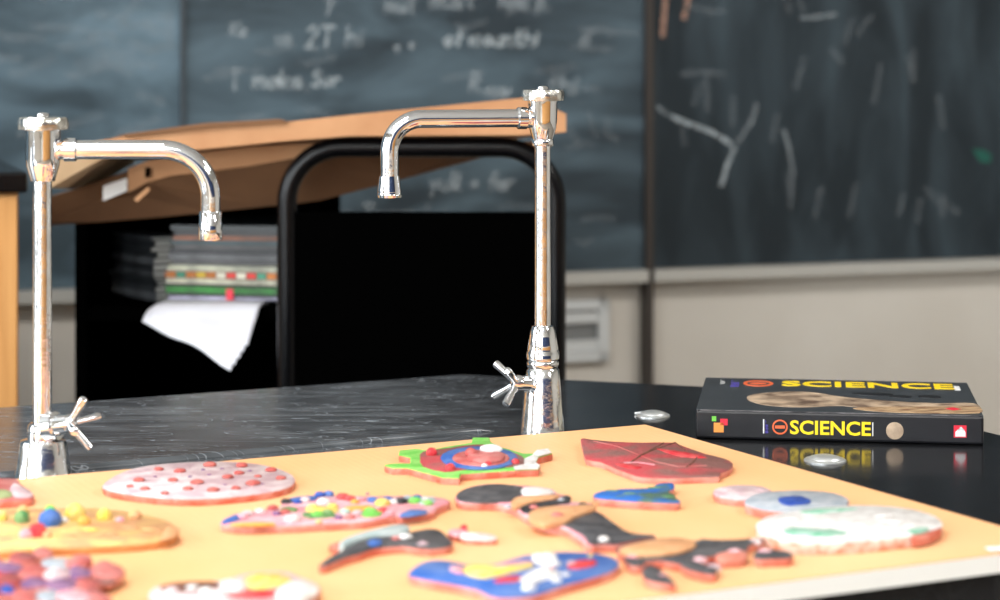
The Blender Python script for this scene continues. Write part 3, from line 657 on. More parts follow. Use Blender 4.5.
sp_poly([(712.5, 414.5), (717, 414.5), (717, 419.5), (712.5, 419.5)], M_gr, 'colour_square'); sp_poly([(721, 417), (728.5, 417), (728.5, 423.5), (721, 423.5)], M_rd, 'colour_square'); sp_poly([(714.5, 421), (724.5, 421), (724.5, 430.5), (714.5, 430.5)], M_amb, 'colour_square')
sp_poly([(953, 421), (965.5, 421), (965.5, 433), (953, 433)], M_rd, 'publisher_mark', .0013)
sp_poly([(954.5, 427.5), (957, 425), (958, 427), (959, 422.5), (960.5, 422.5), (961.5, 427), (963, 425), (964.5, 428), (964.5, 432), (954.5, 432)], M_wh, 'publisher_mark', .0016)
# front cover print
part('title_lettering', textmesh('SCIENCE', .086, .273, .174, .211, ft, .022), M_yl, fc)
part('round_badge', ring(.060, .188, .0165, .021, .004, ft), M_or, fc); part('badge_bar', ell(.060, .188, .009, .006, ft), M_or, fc)
part('small_lettering', textmesh('Science', .030, .039, .16, .208, ft, .01), M_pu, fc); part('small_lettering', textmesh('Science', .018, .023, .18, .208, ft, .01), M_wh, fc)
part('small_lettering', textmesh('Modules', .272, .281, .165, .19, ft, .01) if False else textmesh('I', .273, .279, .168, .196, ft), M_wh, fc)
def cov(pts, m, nm, h=.0003):
    q = catmull(pts, 3); bm = prism(BM(), [ft(*p, -.0002) for p in q], [ft(*p, h) for p in q]); return part(nm, bm, m, fc)
cov([(.050, .088), (.056, .108), (.075, .125), (.10, .135), (.125, .128), (.15, .105), (.20, .083), (.25, .075), (.286, .08), (.287, .02), (.24, .012), (.19, .02), (.15, .045), (.11, .03), (.075, .035), (.055, .06)], M_tan, 'cover_picture')
cov([(.16, .03), (.20, .045), (.25, .052), (.286, .058), (.287, .018), (.24, .010), (.19, .012)], M_tan2, 'cover_picture', .0005)
for (x, y, rx, ry) in ((.183, .128, .022, .009), (.212, .115, .012, .008), (.243, .118, .012, .009)): part('cover_picture', ell(x, y, rx, ry, ft, h=.0005), M_dk, fc)
part('publisher_mark', ell(.262, .038, .008, .010, ft, 4, .0007), M_rd, fc)

# ------------------------------------------------------------------ yellow board and the clay pieces
BZ = .015
A = at(645, 424.5, BZ); B = at(1067, 545, BZ); d = Vector((-.8970, -.4420, 0)).normalized(); d2 = Vector((-.893, -.450, 0)).normalized()
A2, B2 = A+d*1.25, B+d*1.25
tray = thing('display_board', Vector((0, 1.75, 0)), 'thick yellow-faced display board with white edges, lying on the bench under the clay pieces', 'board')
bm = BM(); pl = [A, B, B2, A2]; prism(bm, [Vector((p.x, p.y, .0002)) for p in pl], [Vector((p.x, p.y, BZ-.0008)) for p in pl]); part('foam_core', bm, M_foam, tray)
bm = BM(); prism(bm, [Vector((p.x, p.y, BZ-.0008)) for p in pl], [Vector((p.x, p.y, BZ)) for p in pl]); part('yellow_face', bm, M_yellow, tray)
bm = BM(); q = [(984, 547), (1010, 546), (1016, 549), (990, 551)]; prism(bm, [at(*p, BZ) for p in q], [at(*p, BZ+.0008) for p in q]); part('white_tape', bm, M_paper, tray)

TERRA = clay('terracotta', (206, 106, 84), (226, 148, 130), nscale=60)
TERRA_P = clay('pale_terracotta', (226, 156, 142), (214, 124, 106), nscale=50)
K = dict(
 white=clay('white_glaze', (240, 238, 236), (220, 214, 210)), pinkwhite=clay('pinkish_white_glaze', (228, 210, 210), (204, 172, 178), nscale=50),
 red=clay('red_glaze', (206, 40, 52), (226, 90, 90)), redbrown=clay('red_brown_glaze', (184, 74, 78), (142, 98, 92), nscale=26, lo=.4, hi=.6),
 rose=clay('rose_clay', (188, 88, 84), (212, 132, 126), nscale=60), blue=clay('blue_glaze', (52, 98, 176), (96, 128, 190), nscale=40), dblue=clay('deep_blue_glaze', (36, 66, 150), (64, 96, 180)),
 bluegreen=clay('blue_green_glaze', (48, 108, 190), (92, 122, 96), nscale=45, lo=.45, hi=.62), green=clay('green_glaze', (112, 196, 82), (150, 214, 110)), dgreen=clay('leaf_green_glaze', (78, 138, 80), (140, 170, 110), nscale=130),
 mint=clay('sea_green_glaze', (96, 176, 138), (190, 214, 202)), yellow=clay('yellow_glaze', (240, 208, 84), (240, 214, 140), nscale=120), ochre=clay('ochre_glaze', (240, 202, 128), (222, 166, 118), nscale=45),
 black=clay('black_glaze', (34, 34, 36), (66, 66, 68), nscale=70), dgrey=clay('charcoal_glaze', (62, 62, 66), (96, 94, 96), nscale=70), grey=clay('pale_grey_glaze', (166, 184, 184), (196, 204, 202)),
 silver=clay('grey_blue_glaze', (158, 168, 178), (190, 194, 200)), tan=clay('tan_glaze', (216, 156, 108), (230, 176, 130)), purple=clay('purple_glaze', (120, 84, 128), (160, 120, 150)), brown=clay('brown_glaze', (104, 66, 54), (140, 92, 74)),
 orange=clay('orange_glaze', (240, 160, 70), (244, 190, 100)), pink=clay('pink_glaze', (232, 150, 160), (240, 190, 196)))

def inset(pts, k):
    c = sum(pts, Vector((0, 0, 0)))/len(pts); out = []
    n = len(pts)
    for i, p in enumerate(pts):
        t = (pts[(i+1) % n]-pts[i-1]); t.z = 0
        if t.length < 1e-7: out.append(p.copy()); continue
        t.normalize(); nn = Vector((-t.y, t.x, 0)); out.append(p+nn*k)
    return out
def area2(pts): return sum(pts[i].x*pts[(i+1) % len(pts)].y-pts[(i+1) % len(pts)].x*pts[i].y for i in range(len(pts)))/2
def slab(px, z0, t, ms, name, parent, smooth=3, soft=.0015, top_only=False):
    """pixel outline of its top surface -> rounded clay slab standing from z0 to z0+t"""
    q = catmull(px, smooth) if smooth > 1 else px
    top = [at(x, y, z0+t) for x, y in q]
    if area2(top) < 0: top.reverse()
    if soft > 0:
        top = [Vector((p.x+random.uniform(-1, 1)*soft*.25, p.y+random.uniform(-1, 1)*soft*.25, p.z)) for p in top]
    bm = BM(); s = min(soft, t*.45)
    rings = [[Vector((p.x, p.y, z0)) for p in inset(top, s*.5)], [Vector((p.x, p.y, z0+t*.35)) for p in top], [Vector((p.x, p.y, z0+t-s)) for p in top], [Vector((p.x, p.y, z0+t)) for p in inset(top, s*.9)]]
    vr_ = [[bm.verts.new(p) for p in r] for r in rings]; n = len(top)
    for k in range(3):
        for i in range(n):
            f = bm.faces.new((vr_[k][i], vr_[k][(i+1) % n], vr_[k+1][(i+1) % n], vr_[k+1][i])); f.material_index = 0 if k < 2 else 1
    for rg, mi in ((vr_[3], 1), (vr_[0], 0)):
        for tri in tessellate_polygon([[v.co for v in rg]]):
            try: f = bm.faces.new([rg[q] for q in tri]); f.material_index = mi
            except ValueError: pass
    mm = list(ms) if isinstance(ms, (list, tuple)) else [ms, ms]
    bmesh.ops.recalc_face_normals(bm, faces=bm.faces[:])
    o = part(name, bm, mm, parent)
    for p in o.data.polygons: p.use_smooth = abs(p.normal.z) < .97
    try: o.data.set_sharp_from_angle(angle=math.radians(50))
    except Exception: pass
    return o
def ellpx(cx, cy, rx, ry, n=14, j=.04): return [(cx+rx*math.cos(2*PI*k/n)*(1+random.uniform(-j, j)), cy+ry*math.sin(2*PI*k/n)*(1+random.uniform(-j, j))) for k in range(n)]
def ball(px, py, zb, rpx, m, name, parent, flat=.8, sx=1.0, rot=0.0, jit=.06):
    """blob whose foot rests at height zb at that pixel; radius in pixels"""
    c = at(px, py, zb); r = rpx*c.y/F
    bm = BM(); bmesh.ops.create_icosphere(bm, subdivisions=2, radius=r)
    for v in bm.verts:
        v.co *= 1+random.uniform(-jit, jit); v.co.x *= sx; v.co.z *= flat
        if v.co.z < -r*flat*.45: v.co.z = -r*flat*.45
    bmesh.ops.rotate(bm, cent=(0, 0, 0), matrix=Matrix.Rotation(rot, 3, 'Z'), verts=bm.verts)
    bmesh.ops.translate(bm, vec=c+Vector((0, 0, r*flat*.42)), verts=bm.verts)
    return part(name, bm, m, parent, True)
def cthing(px, py, label, name='clay_plaque'): return thing(name, at(px, py, BZ), label, 'clay plaque')
def crop(pts, x0, y0, s): return [(x0+x/s, y0+y/s) for x, y in pts]
ZB = BZ+.0001
# 1 round spotted slab
T = .0072
M_spot = clay('brick_red_spot', (186, 84, 78), (200, 110, 100))
p1 = cthing(199, 486, 'round pinkish-white clay disc dotted with red lumps, in front of the left tap')
slab([(102, 485), (115, 475), (135, 468), (160, 464), (200, 461.5), (240, 462), (270, 466), (290, 473), (295, 480), (286, 487), (262, 492), (232, 495.5), (200, 497.5), (165, 497), (135, 494), (112, 490)], ZB, T, [TERRA, K['pinkwhite']], 'clay_base', p1)
for (x, y, r) in ((139, 481, 6), (145, 489.5, 5), (180, 472, 6), (173, 481, 5.5), (197, 483.5, 7), (188, 489.5, 5.5), (213, 491, 6.5), (228, 478, 6), (239, 474, 5.5), (210, 466, 7), (242, 466.5, 6.5), (165, 494, 4.5), (130, 487, 4), (271, 471, 6), (281, 479, 5.5), (253, 484.5, 7.5), (258, 477, 4), (159, 470, 5), (236, 489, 5)):
    ball(x, y, ZB+T, r*.9, M_spot, 'red_lump', p1, .5, 1.15, random.uniform(-.6, .6))
for (x, y) in ((209, 475), (155, 477), (222, 469), (190, 477), (262, 484), (225, 485), (250, 471), (203, 470)): ball(x, y, ZB+T, 2.4, K['purple'], 'purple_dot', p1, .35)
# 2 red and white fragment on the left edge
p2 = cthing(5, 495, 'red clay piece with a white end, cut off by the left edge')
slab([(-40, 479), (0, 478), (17, 479), (22, 484), (34, 493), (30, 498), (0, 500), (-40, 502)], ZB, T, [TERRA, K['rose']], 'clay_base', p2)
slab([(14, 483), (22, 486), (33, 493), (28, 497), (14, 496), (10, 489)], ZB+T-.0003, .0012, K['pinkwhite'], 'white_patch', p2, soft=.0006)
slab([(-20, 490), (0, 489), (12, 492), (8, 497), (-20, 498)], ZB+T-.0003, .0014, clay('sage_glaze', (160, 172, 120)), 'green_patch', p2, soft=.0006)
# 3 ochre slab with coloured balls
p3 = cthing(90, 530, 'yellow-ochre clay slab topped with a row of coloured balls, at the left')
slab([(-40, 514), (20, 509), (60, 508), (100, 508), (135, 513), (163, 519), (178, 528), (172, 537), (140, 542), (90, 545), (40, 547), (-40, 549)], ZB, T, [clay('ochre_side', (206, 140, 84)), K['ochre']], 'clay_base', p3)
z3 = ZB+T
for (x, y, r, m, fl, nm) in ((22, 522, 8, 'dgreen', 1.1, 'green_ball'), (23, 514, 6.5, 'ochre', 1.0, 'yellow_ball'), (50, 525, 12, 'blue', .95, 'blue_dome'), (50, 513, 6, 'green', 1.0, 'green_ball'), (75, 519, 11, 'yellow', 1.0, 'yellow_ball'), (84, 524, 7, 'orange', .9, 'orange_ball'),
                        (104, 519, 8, 'yellow', .95, 'yellow_ball'), (135, 518, 7, 'ochre', .8, 'yellow_ball'), (37, 536, 10, 'red', .95, 'red_ball'), (27, 537, 8, 'pink', .8, 'pink_ball'), (47, 537, 5, 'tan', .9, 'tan_ball'), (1, 520, 7, 'yellow', 1, 'yellow_ball'), (64, 522, 5, 'white', .7, 'white_ball'), (120, 521, 5, 'pink', .6, 'pink_ball')):
    ball(x, y, z3, r, K[m], nm, p3, fl)
for (x, y) in ((90, 530), (110, 534), (130, 528), (70, 536), (150, 530), (120, 540), (145, 537)): ball(x, y, z3, 6, K[random.choice(['tan', 'yellow', 'ochre'])], 'surface_lump', p3, .22, 1.6)
slab([(165, 527), (172, 526), (180, 529), (174, 536), (160, 539), (162, 535)], z3-.0002, .002, K['tan'], 'brown_edge', p3)
# 4 chunky red and purple cluster
p4 = cthing(60, 580, 'lumpy cluster of red, purple and white clay chunks in the bottom left corner')
slab([(-40, 566), (0, 564), (30, 561), (60, 560), (90, 566), (115, 569), (120, 577), (100, 584), (104, 596), (96, 610), (-40, 618)], ZB, .006, TERRA, 'clay_base', p4)
chunks = [(-12, 562, 16, 8, 'rose'), (8, 566, 15, 6, 'purple'), (22, 556, 13, 5, 'redbrown'), (42, 552, 12, 5, 'rose'), (58, 562, 15, 6, 'silver'), (80, 559, 14, 5, 'rose'), (108, 569, 17, 8, 'rose'), (104, 577, 15, 6, 'redbrown'), (30, 571, 16, 8, 'rose'), (4, 577, 18, 9, 'redbrown'),
          (56, 572, 15, 6, 'pinkwhite'), (78, 571, 14, 6, 'purple'), (34, 582, 16, 5, 'purple'), (28, 584, 8, 3, 'dblue'), (8, 588, 10, 4, 'dblue'), (62, 583, 16, 6, 'purple'), (84, 583, 14, 6, 'rose'), (-14, 584, 12, 6, 'rose'), (24, 594, 16, 7, 'rose'), (50, 594, 15, 6, 'silver'), (74, 595, 18, 7, 'pink'), (98, 597, 13, 6, 'rose'), (-6, 602, 20, 7, 'rose'), (30, 606, 20, 7, 'pinkwhite'), (66, 608, 20, 6, 'rose'), (92, 591, 10, 4, 'redbrown')]
for (x, y, rx, ry, m) in chunks: slab(ellpx(x, y, rx, ry, 7, .22), ZB+.004, random.uniform(.004, .0085), [TERRA, K[m]], 'clay_chunk', p4, 2, .0016)
# 5 pink and yellow piece at the bottom
p5 = cthing(240, 592, 'pink and yellow clay piece with a white oval end at the bottom edge')
slab([(152, 588), (176, 583), (222, 580), (246, 573), (284, 571), (302, 577), (318, 584), (318, 592), (306, 604), (290, 612), (160, 614), (150, 600)], ZB, .006, [TERRA, K['pinkwhite']], 'clay_base', p5)
z5 = ZB+.006
slab([(246, 576), (262, 573), (284, 574), (292, 580), (276, 586), (256, 588), (240, 584)], z5-.0004, .0022, [K['pink'], K['yellow']], 'yellow_patch', p5)
slab([(222, 580), (244, 578), (246, 588), (230, 590), (220, 587)], z5-.0004, .003, [TERRA_P, K['white']], 'white_patch', p5)
slab([(282, 584), (300, 580), (316, 583), (318, 590), (304, 598), (286, 600), (276, 594)], z5-.0004, .004, K['white'], 'white_oval', p5)
slab([(160, 586), (178, 582), (214, 581), (218, 586), (200, 589), (170, 590)], z5-.0004, .002, K['brown'], 'brown_streak', p5)
slab([(228, 592), (262, 589), (280, 593), (262, 597), (236, 597)], z5-.0004, .0016, K['red'], 'red_streak', p5)
for (x, y) in ((172, 592), (192, 590), (206, 592), (218, 594)): ball(x, y, z5, 7, K[random.choice(['white', 'pinkwhite'])], 'white_lump', p5, .5)
# 6 green-bordered star
p6 = cthing(470, 466, 'six-sided green-bordered clay plaque with a blue ring and red balls')
o6 = crop([(25, 248), (70, 240), (165, 240), (170, 205), (105, 190), (105, 168), (200, 158), (260, 168), (380, 145), (510, 125), (515, 97), (610, 97), (615, 120), (680, 150), (800, 185), (850, 185), (870, 165), (935, 158), (960, 182), (880, 203), (865, 235), (890, 250), (880, 270), (750, 275), (450, 295), (440, 318), (350, 315), (240, 285), (150, 262), (70, 262)], 380, 420, 5.556)
slab(o6, ZB, T, [TERRA, K['green']], 'clay_base', p6, 1, .0012)
z6 = ZB+T
slab(crop([(222, 205), (240, 175), (380, 155), (520, 135), (620, 140), (700, 165), (790, 200), (800, 225), (760, 255), (450, 275), (360, 285), (240, 255)], 380, 420, 5.556), z6-.0003, .0012, K['redbrown'], 'red_field', p6, 2, .0006)
slab(crop(ellpx(550, 208, 215, 62, 20, .01), 380, 420, 5.556), z6+.0006, .0014, K['blue'], 'blue_ring', p6, 1, .0006)
slab(crop(ellpx(560, 208, 160, 44, 20, .01), 380, 420, 5.556), z6+.0016, .0014, K['rose'], 'inner_disc', p6, 1, .0006)
slab(crop(ellpx(590, 195, 105, 30, 16, .03), 380, 420, 5.556), z6+.0028, .0035, K['rose'], 'centre_mound', p6, 1, .0015)
ball(491, 451, z6+.006, 8.5, K['white'], 'white_lump', p6, .55, 1.4); ball(471, 455, z6+.004, 6.5, K['rose'], 'red_lump', p6, .8)
for (x, y, r) in ((431.5, 455, 6), (450.5, 469.5, 5), (488, 466.5, 4.5), (515.5, 463.5, 4.2)):
    ball(x, y, z6+.0008, r, K['red'], 'red_ball', p6, .9)
ball(484.5, 467.5, z6+.0008, 3.5, K['white'], 'white_dot', p6, .8)
for pts in ([(800, 215), (850, 190), (880, 205), (860, 240), (800, 245)], [(740, 255), (865, 235), (890, 250), (880, 268), (750, 272)], [(850, 185), (870, 165), (935, 158), (955, 180), (880, 200)]): slab(crop(pts, 380, 420, 5.556), z6-.0002, .0009, K['white'], 'white_patch', p6, 1, .0004)
# 7 many-coloured long piece
p7 = cthing(340, 513, 'long pink clay plaque crowded with small blue, yellow and green lumps')
slab(crop([(40, 145), (90, 118), (150, 105), (270, 90), (295, 62), (400, 45), (500, 40), (640, 44), (800, 42), (900, 46), (960, 62), (905, 88), (890, 104), (770, 122), (740, 118), (620, 140), (450, 150), (300, 158), (230, 155), (150, 160), (60, 155)], 210, 485, 4), ZB, T, [TERRA_P, K['pink']], 'clay_base', p7)
z7 = ZB+T
for pts, m in (([(45, 145), (85, 122), (125, 112), (125, 130), (80, 145)], 'blue'), ([(80, 155), (150, 148), (240, 148), (260, 155), (160, 158)], 'orange'), ([(280, 95), (310, 85), (350, 92), (340, 100)], 'dgreen'), ([(370, 110), (480, 105), (500, 122), (400, 128)], 'dgreen'),
               ([(540, 85), (640, 80), (650, 95), (560, 102)], 'orange'), ([(755, 120), (800, 98), (860, 100), (865, 110), (790, 122)], 'blue'), ([(820, 50), (890, 46), (900, 65), (850, 75)], 'grey'), ([(610, 105), (680, 95), (680, 118), (620, 122)], 'green'), ([(380, 90), (420, 80), (510, 90), (500, 104), (400, 104)], 'yellow'), ([(310, 55), (350, 46), (420, 42), (420, 55), (330, 62)], 'blue')):
    slab(crop(pts, 210, 485, 4), z7-.0003, .0018, K[m], 'colour_patch', p7, 2, .0006)
for (x, y, r, m) in ((305, 72, 5, 'black'), (350, 72, 4, 'dblue'), (380, 66, 5, 'pinkwhite'), (440, 45, 5, 'dblue'), (475, 42, 5, 'blue'), (455, 75, 6, 'white'), (490, 92, 5, 'yellow'), (410, 95, 5, 'yellow'), (530, 55, 6, 'red'), (560, 60, 5, 'red'), (580, 72, 4, 'orange'), (600, 62, 4, 'pink'),
                     (650, 66, 5, 'blue'), (690, 80, 7, 'yellow'), (710, 68, 6, 'dblue'), (735, 74, 5, 'white'), (765, 72, 6, 'black'), (790, 60, 5, 'silver'), (820, 70, 6, 'green'), (830, 58, 5, 'dblue'), (870, 78, 5, 'green'), (860, 62, 4, 'white'), (430, 125, 6, 'green'), (470, 115, 5, 'dgreen'), (435, 150, 3, 'yellow'),
                     (150, 120, 5, 'pinkwhite'), (130, 132, 5, 'pink'), (265, 120, 4, 'purple'), (515, 135, 4, 'purple'), (640, 112, 6, 'green'), (590, 118, 5, 'pinkwhite'), (540, 112, 5, 'mint'), (690, 108, 5, 'red'), (720, 118, 5, 'pink'), (330, 145, 8, 'pinkwhite'), (250, 98, 5, 'rose'), (200, 112, 5, 'pinkwhite'), (630, 38, 2, 'purple'), (560, 135, 5, 'rose'), (300, 115, 5, 'rose')):
    ball(210+x/4, 485+y/4, z7, r*1.05, K[m], 'colour_lump', p7, .65, 1.15, random.uniform(-1, 1))
# 8 dark crescent with grey bar
p8 = cthing(385, 548, 'dark grey crescent-shaped clay piece with a pale grey bar on its back')
slab(crop([(45, 245), (90, 210), (180, 162), (260, 122), (400, 97), (430, 108), (510, 82), (600, 67), (660, 80), (710, 125), (700, 148), (620, 162), (540, 160), (460, 148), (330, 160), (250, 185), (150, 215), (80, 245)], 310, 515, 5), ZB, .007, [TERRA, K['dgrey']], 'clay_base', p8)
slab(crop([(150, 128), (230, 92), (400, 50), (470, 44), (500, 62), (440, 85), (330, 95), (240, 118), (165, 148)], 310, 515, 5), ZB, .0095, [K['grey'], K['grey']], 'grey_bar', p8)
slab(crop([(92, 148), (150, 130), (170, 148), (130, 158)], 310, 515, 5), ZB, .006, TERRA, 'tail_tip', p8)
ball(405, 538, ZB+.007, 6, K['white'], 'white_dot', p8, .5, 1.3); ball(396, 539, ZB+.007, 5, K['rose'], 'red_dot', p8, .4)
slab(crop([(290, 130), (320, 118), (360, 125), (350, 145), (300, 150)], 310, 515, 5), ZB+.0068, .0012, K['blue'], 'blue_patch', p8, 2, .0005)
ball(423, 549, ZB+.003, 7, K['pinkwhite'], 'white_lump', p8, .8); ball(417, 551, ZB+.002, 5, K['pink'], 'pink_lump', p8, .8); ball(448, 547, ZB+.002, 6, K['rose'], 'red_lump', p8, .8)
p8b = cthing(475, 536, 'tiny pink and white clay strip between the dark crescent and the black-headed figure')
slab(crop([(690, 72), (740, 66), (790, 62), (775, 85), (740, 100), (700, 92)], 310, 515, 5), ZB, .0055, [TERRA, K['pink']], 'pink_end', p8b)
slab(crop([(755, 88), (800, 85), (880, 90), (930, 102), (925, 115), (850, 118), (760, 108)], 310, 515, 5), ZB, .0055, [TERRA_P, K['white']], 'white_end', p8b)
ball(464, 529, ZB+.005, 4, K['red'], 'red_dot', p8b, .8)
# 9 black-headed figure
c5 = lambda pts: crop(pts, 450, 475, 4.762)
p9 = cthing(540, 508, 'clay figure with a black oval head, white and tan patches and a charcoal tapering skirt')
slab(c5([(25, 98), (60, 68), (130, 47), (220, 40), (300, 46), (400, 52), (490, 66), (520, 88), (570, 100), (575, 125), (690, 135), (690, 160), (740, 195), (800, 240), (870, 275), (980, 286), (900, 302), (800, 325), (720, 325), (660, 328), (600, 285), (540, 250), (470, 235), (380, 205), (290, 150), (200, 130), (100, 130), (40, 120)]), ZB, T, [TERRA_P, K['pink']], 'clay_base', p9)
z9 = ZB+T
for pts, m, nm, t in (([(28, 96), (60, 70), (130, 50), (220, 42), (300, 48), (350, 60), (350, 85), (320, 100), (290, 122), (200, 126), (100, 124), (45, 115)], 'dgrey', 'black_head', .0015), ([(345, 62), (400, 54), (485, 68), (485, 84), (400, 92), (345, 85)], 'white', 'white_patch', .0025),
                      ([(290, 130), (320, 103), (420, 96), (520, 92), (500, 106), (400, 122), (330, 148), (300, 150)], 'tan', 'tan_patch', .003), ([(340, 150), (400, 132), (520, 112), (565, 104), (570, 125), (520, 132), (430, 148), (385, 175), (345, 168)], 'black', 'black_strip', .0022),
                      ([(380, 175), (450, 150), (590, 143), (680, 138), (690, 155), (600, 188), (560, 212), (510, 222), (450, 232), (385, 210)], 'tan', 'tan_arm', .0045), ([(535, 228), (600, 195), (650, 165), (700, 175), (740, 197), (800, 240), (870, 277), (975, 286), (900, 298), (800, 320), (720, 320), (662, 322), (640, 288), (570, 248)], 'dgrey', 'charcoal_skirt', .0015)):
    slab(c5(pts), z9-.0004, t, K[m], nm, p9, 3, .0006)
for (x, y, r, m) in ((566, 500, 5.5, 'black'), (561, 501, 3.5, 'silver'), (534, 509, 5, 'rose'), (583, 506, 4.5, 'black'), (590, 508, 4, 'brown'), (508, 508, 4, 'silver'), (557, 519, 8, 'rose'), (547, 522, 4, 'red'), (604, 541, 6, 'white'), (575, 514, 5, 'black'), (596, 505, 4, 'tan')):
    ball(x, y, z9+.0008, r, K[m], 'small_lump', p9, .6)
# 9c tan-backed creature with stubby legs
c6 = lambda pts: crop(pts, 590, 475, 4.762)
p10 = cthing(690, 556, 'clay creature with a tan back, dark body and stubby pink legs, near the front edge')
slab(c6([(125, 350), (200, 322), (300, 303), (420, 298), (500, 312), (530, 302), (620, 307), (750, 302), (830, 300), (760, 328), (740, 355), (620, 372), (480, 400), (440, 418), (330, 400), (250, 405), (170, 380)]), ZB, T, [TERRA, K['dgrey']], 'clay_base', p10)
slab(c6([(135, 352), (200, 326), (300, 306), (420, 300), (500, 314), (500, 332), (430, 358), (330, 372), (210, 372)]), ZB+T-.0004, .0035, [K['tan'], K['tan']], 'tan_back', p10)
for pts in ([(250, 440), (290, 425), (340, 445), (400, 500), (395, 512), (300, 500), (255, 478)], [(430, 415), (500, 405), (560, 425), (605, 440), (590, 465), (520, 458), (450, 435)], [(600, 375), (680, 358), (745, 362), (735, 388), (660, 398), (610, 395)], [(780, 365), (840, 350), (900, 355), (965, 370), (950, 388), (860, 392), (790, 392)], [(175, 382), (240, 385), (260, 420), (200, 425), (165, 400)]):
    slab(c6(pts), ZB, .0075, [TERRA, K['dgrey'] if random.random() < .7 else TERRA], 'leg', p10)
for (x, y, r) in ((663, 580, 6), (713, 571, 7), (735, 556, 7), (765, 556, 7), (672, 558, 5), (633, 562, 7), (755, 545, 6), (700, 563, 6)): ball(x, y, ZB+.0035, r, K[random.choice(['pink', 'pinkwhite', 'rose'])], 'pink_toe', p10, .75, 1.3)
# 10 red leaf
c8 = lambda pts: crop(pts, 570, 425, 5.556)
p11 = cthing(655, 464, 'large dark red leaf-shaped clay plaque with crossing scored lines, at the far edge')
slab(c8([(60, 75), (120, 80), (250, 92), (400, 97), (570, 97), (640, 120), (760, 160), (860, 185), (905, 208), (890, 240), (840, 262), (825, 282), (700, 285), (560, 290), (400, 285), (340, 268), (260, 240), (170, 200), (90, 185), (72, 130)]), ZB, .0065, [TERRA_P, K['redbrown']], 'clay_base', p11, 2, .0012)
z11 = ZB+.0065
def score(pts, m, w=.0016, nm='scored_line'):
    bm = BM(); q = [at(x, y, z11+.0002) for x, y in c8(pts)]; sweep(bm, q, w/2, 6); part(nm, bm, m, p11, True)
score([(130, 90), (260, 118), (380, 165), (480, 205), (600, 232), (760, 226)], K['rose'], .0011); score([(340, 205), (400, 165), (520, 100)], K['brown']); score([(380, 175), (460, 140), (585, 98)], K['brown']); score([(585, 98), (640, 140)], K['brown']); score([(645, 235), (680, 210), (705, 180)], K['brown']); score([(300, 210), (380, 208), (470, 222)], K['pink'], .0012)
for (pts) in ([(250, 215), (330, 215), (400, 235), (330, 240)], [(480, 130), (640, 150), (760, 180), (620, 175)]): slab(c8(pts), z11-.0003, .0008, K['red'], 'red_patch', p11, 2, .0003)
# 11 small blue fish
p12 = cthing(638, 500, 'small blue and green fish-shaped clay piece just in front of the red leaf')
slab(c8([(130, 385), (170, 368), (270, 355), (430, 350), (470, 332), (510, 322), (575, 322), (575, 348), (545, 370), (580, 382), (590, 402), (615, 420), (590, 430), (500, 428), (350, 420), (200, 408), (140, 400)]), ZB, T, [TERRA_P, K['bluegreen']], 'clay_base', p12, 2, .001)
for (x, y) in ((655, 488), (630, 494), (612, 491), (668, 497)): ball(x, y, ZB+T-.0006, 4, K['dgreen'], 'green_dab', p12, .2, 2)
# 12 blue heart-like piece
c7 = lambda pts: crop(pts, 400, 540, 4.348)
p13 = cthing(515, 574, 'wide blue clay plaque with yellow stripe and white splashes, at the bottom centre')
slab(c7([(35, 142), (80, 105), (140, 87), (220, 90), (300, 106), (400, 106), (500, 77), (600, 57), (720, 50), (850, 57), (930, 76), (950, 95), (925, 128), (820, 162), (700, 196), (600, 230), (500, 244), (400, 240), (330, 208), (200, 182), (80, 160)]), ZB, .0075, [TERRA_P, K['blue']], 'clay_base', p13)
z13 = ZB+.0075
for pts, m, nm in (([(270, 118), (330, 108), (440, 112), (560, 100), (580, 110), (480, 140), (370, 162), (290, 145)], 'yellow', 'yellow_stripe'), ([(215, 115), (270, 112), (280, 140), (235, 135)], 'pink', 'pink_patch'), ([(410, 172), (470, 155), (530, 158), (510, 175), (430, 180)], 'red', 'red_patch'), ([(730, 105), (770, 88), (840, 85), (855, 100), (800, 118), (740, 120)], 'red', 'red_patch'), ([(580, 65), (670, 55), (680, 90), (640, 110), (590, 95)], 'white', 'white_splash'), ([(530, 160), (600, 120), (680, 130), (690, 150), (590, 180), (545, 190)], 'white', 'white_splash'), ([(420, 110), (500, 92), (570, 90), (560, 100), (470, 112)], 'pink', 'pink_patch')):
    slab(c7(pts), z13-.0004, .0015, K[m], nm, p13, 3, .0005)
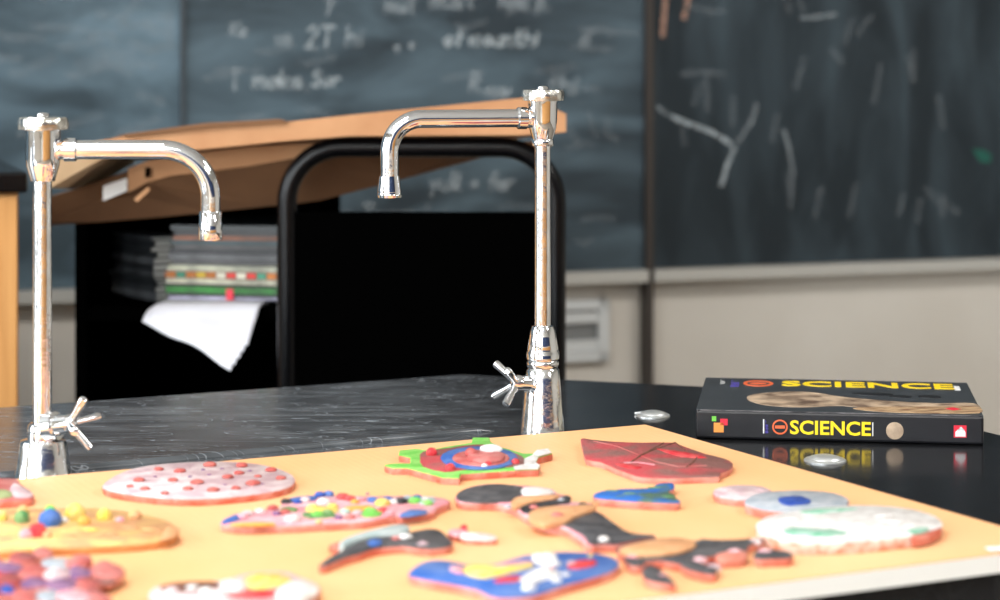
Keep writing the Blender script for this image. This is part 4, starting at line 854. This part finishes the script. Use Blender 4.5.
for (x, y, r, m) in ((600, 80, 7, 'white'), (640, 75, 7, 'white'), (650, 125, 6, 'pink'), (560, 215, 8, 'white'), (580, 185, 7, 'white'), (625, 150, 8, 'white'), (680, 180, 6, 'white'), (720, 155, 5, 'white'), (830, 70, 3, 'yellow'), (540, 180, 5, 'white'), (745, 105, 5, 'pinkwhite'), (670, 110, 7, 'white')): ball(400+x/4.348, 540+y/4.348, z13, r, K[m], 'white_lump' if m == 'white' else 'small_lump', p13, .45)
# 13 snowman of three discs
p14 = cthing(820, 518, 'white clay snowman of three overlapping discs, grey-blue middle and green-tinged base, at the right')
slab(ellpx(743, 491.5, 30, 6.8, 16, .03), ZB, .007, [TERRA_P, K['pinkwhite']], 'small_disc', p14)
slab(ellpx(797, 500.5, 53, 10.5, 18, .02), ZB, .0085, [TERRA_P, K['silver']], 'middle_disc', p14)
slab([(756, 523), (775, 514), (810, 508), (850, 505), (890, 506), (922, 511), (941, 519), (939, 527), (918, 533), (880, 538), (840, 541), (795, 541), (766, 534)], ZB, .0105, [clay('pale_side', (238, 214, 200), (222, 150, 120)), K['white']], 'large_disc', p14)
slab(ellpx(794, 500, 17, 4.5, 10, .15), ZB+.0083, .0012, K['dblue'], 'blue_patch', p14, 2, .0004)
slab([(782, 530), (795, 527), (830, 529), (848, 532), (830, 536), (795, 535)], ZB+.0103, .0010, K['mint'], 'green_patch', p14, 2, .0004)
slab([(800, 511), (825, 508), (858, 508), (840, 511), (815, 513)], ZB+.0103, .0009, K['mint'], 'green_patch', p14, 2, .0004)
slab([(905, 531), (920, 527), (930, 529), (918, 533)], ZB+.0103, .0009, K['mint'], 'green_patch', p14, 2, .0004)
slab([(918, 532), (938, 524), (941, 528), (930, 534), (912, 537)], ZB+.0015, .0080, TERRA, 'bare_edge', p14)
for k in range(14): ball(765+random.random()*150, 514+random.random()*20, ZB+.0103, random.uniform(4, 8), K['white'], 'surface_lump', p14, .15, 1.5)
for k in range(8): ball(720+random.random()*46, 488+random.random()*7, ZB+.0068, 3, K['pinkwhite'], 'surface_lump', p14, .3, 1.5)
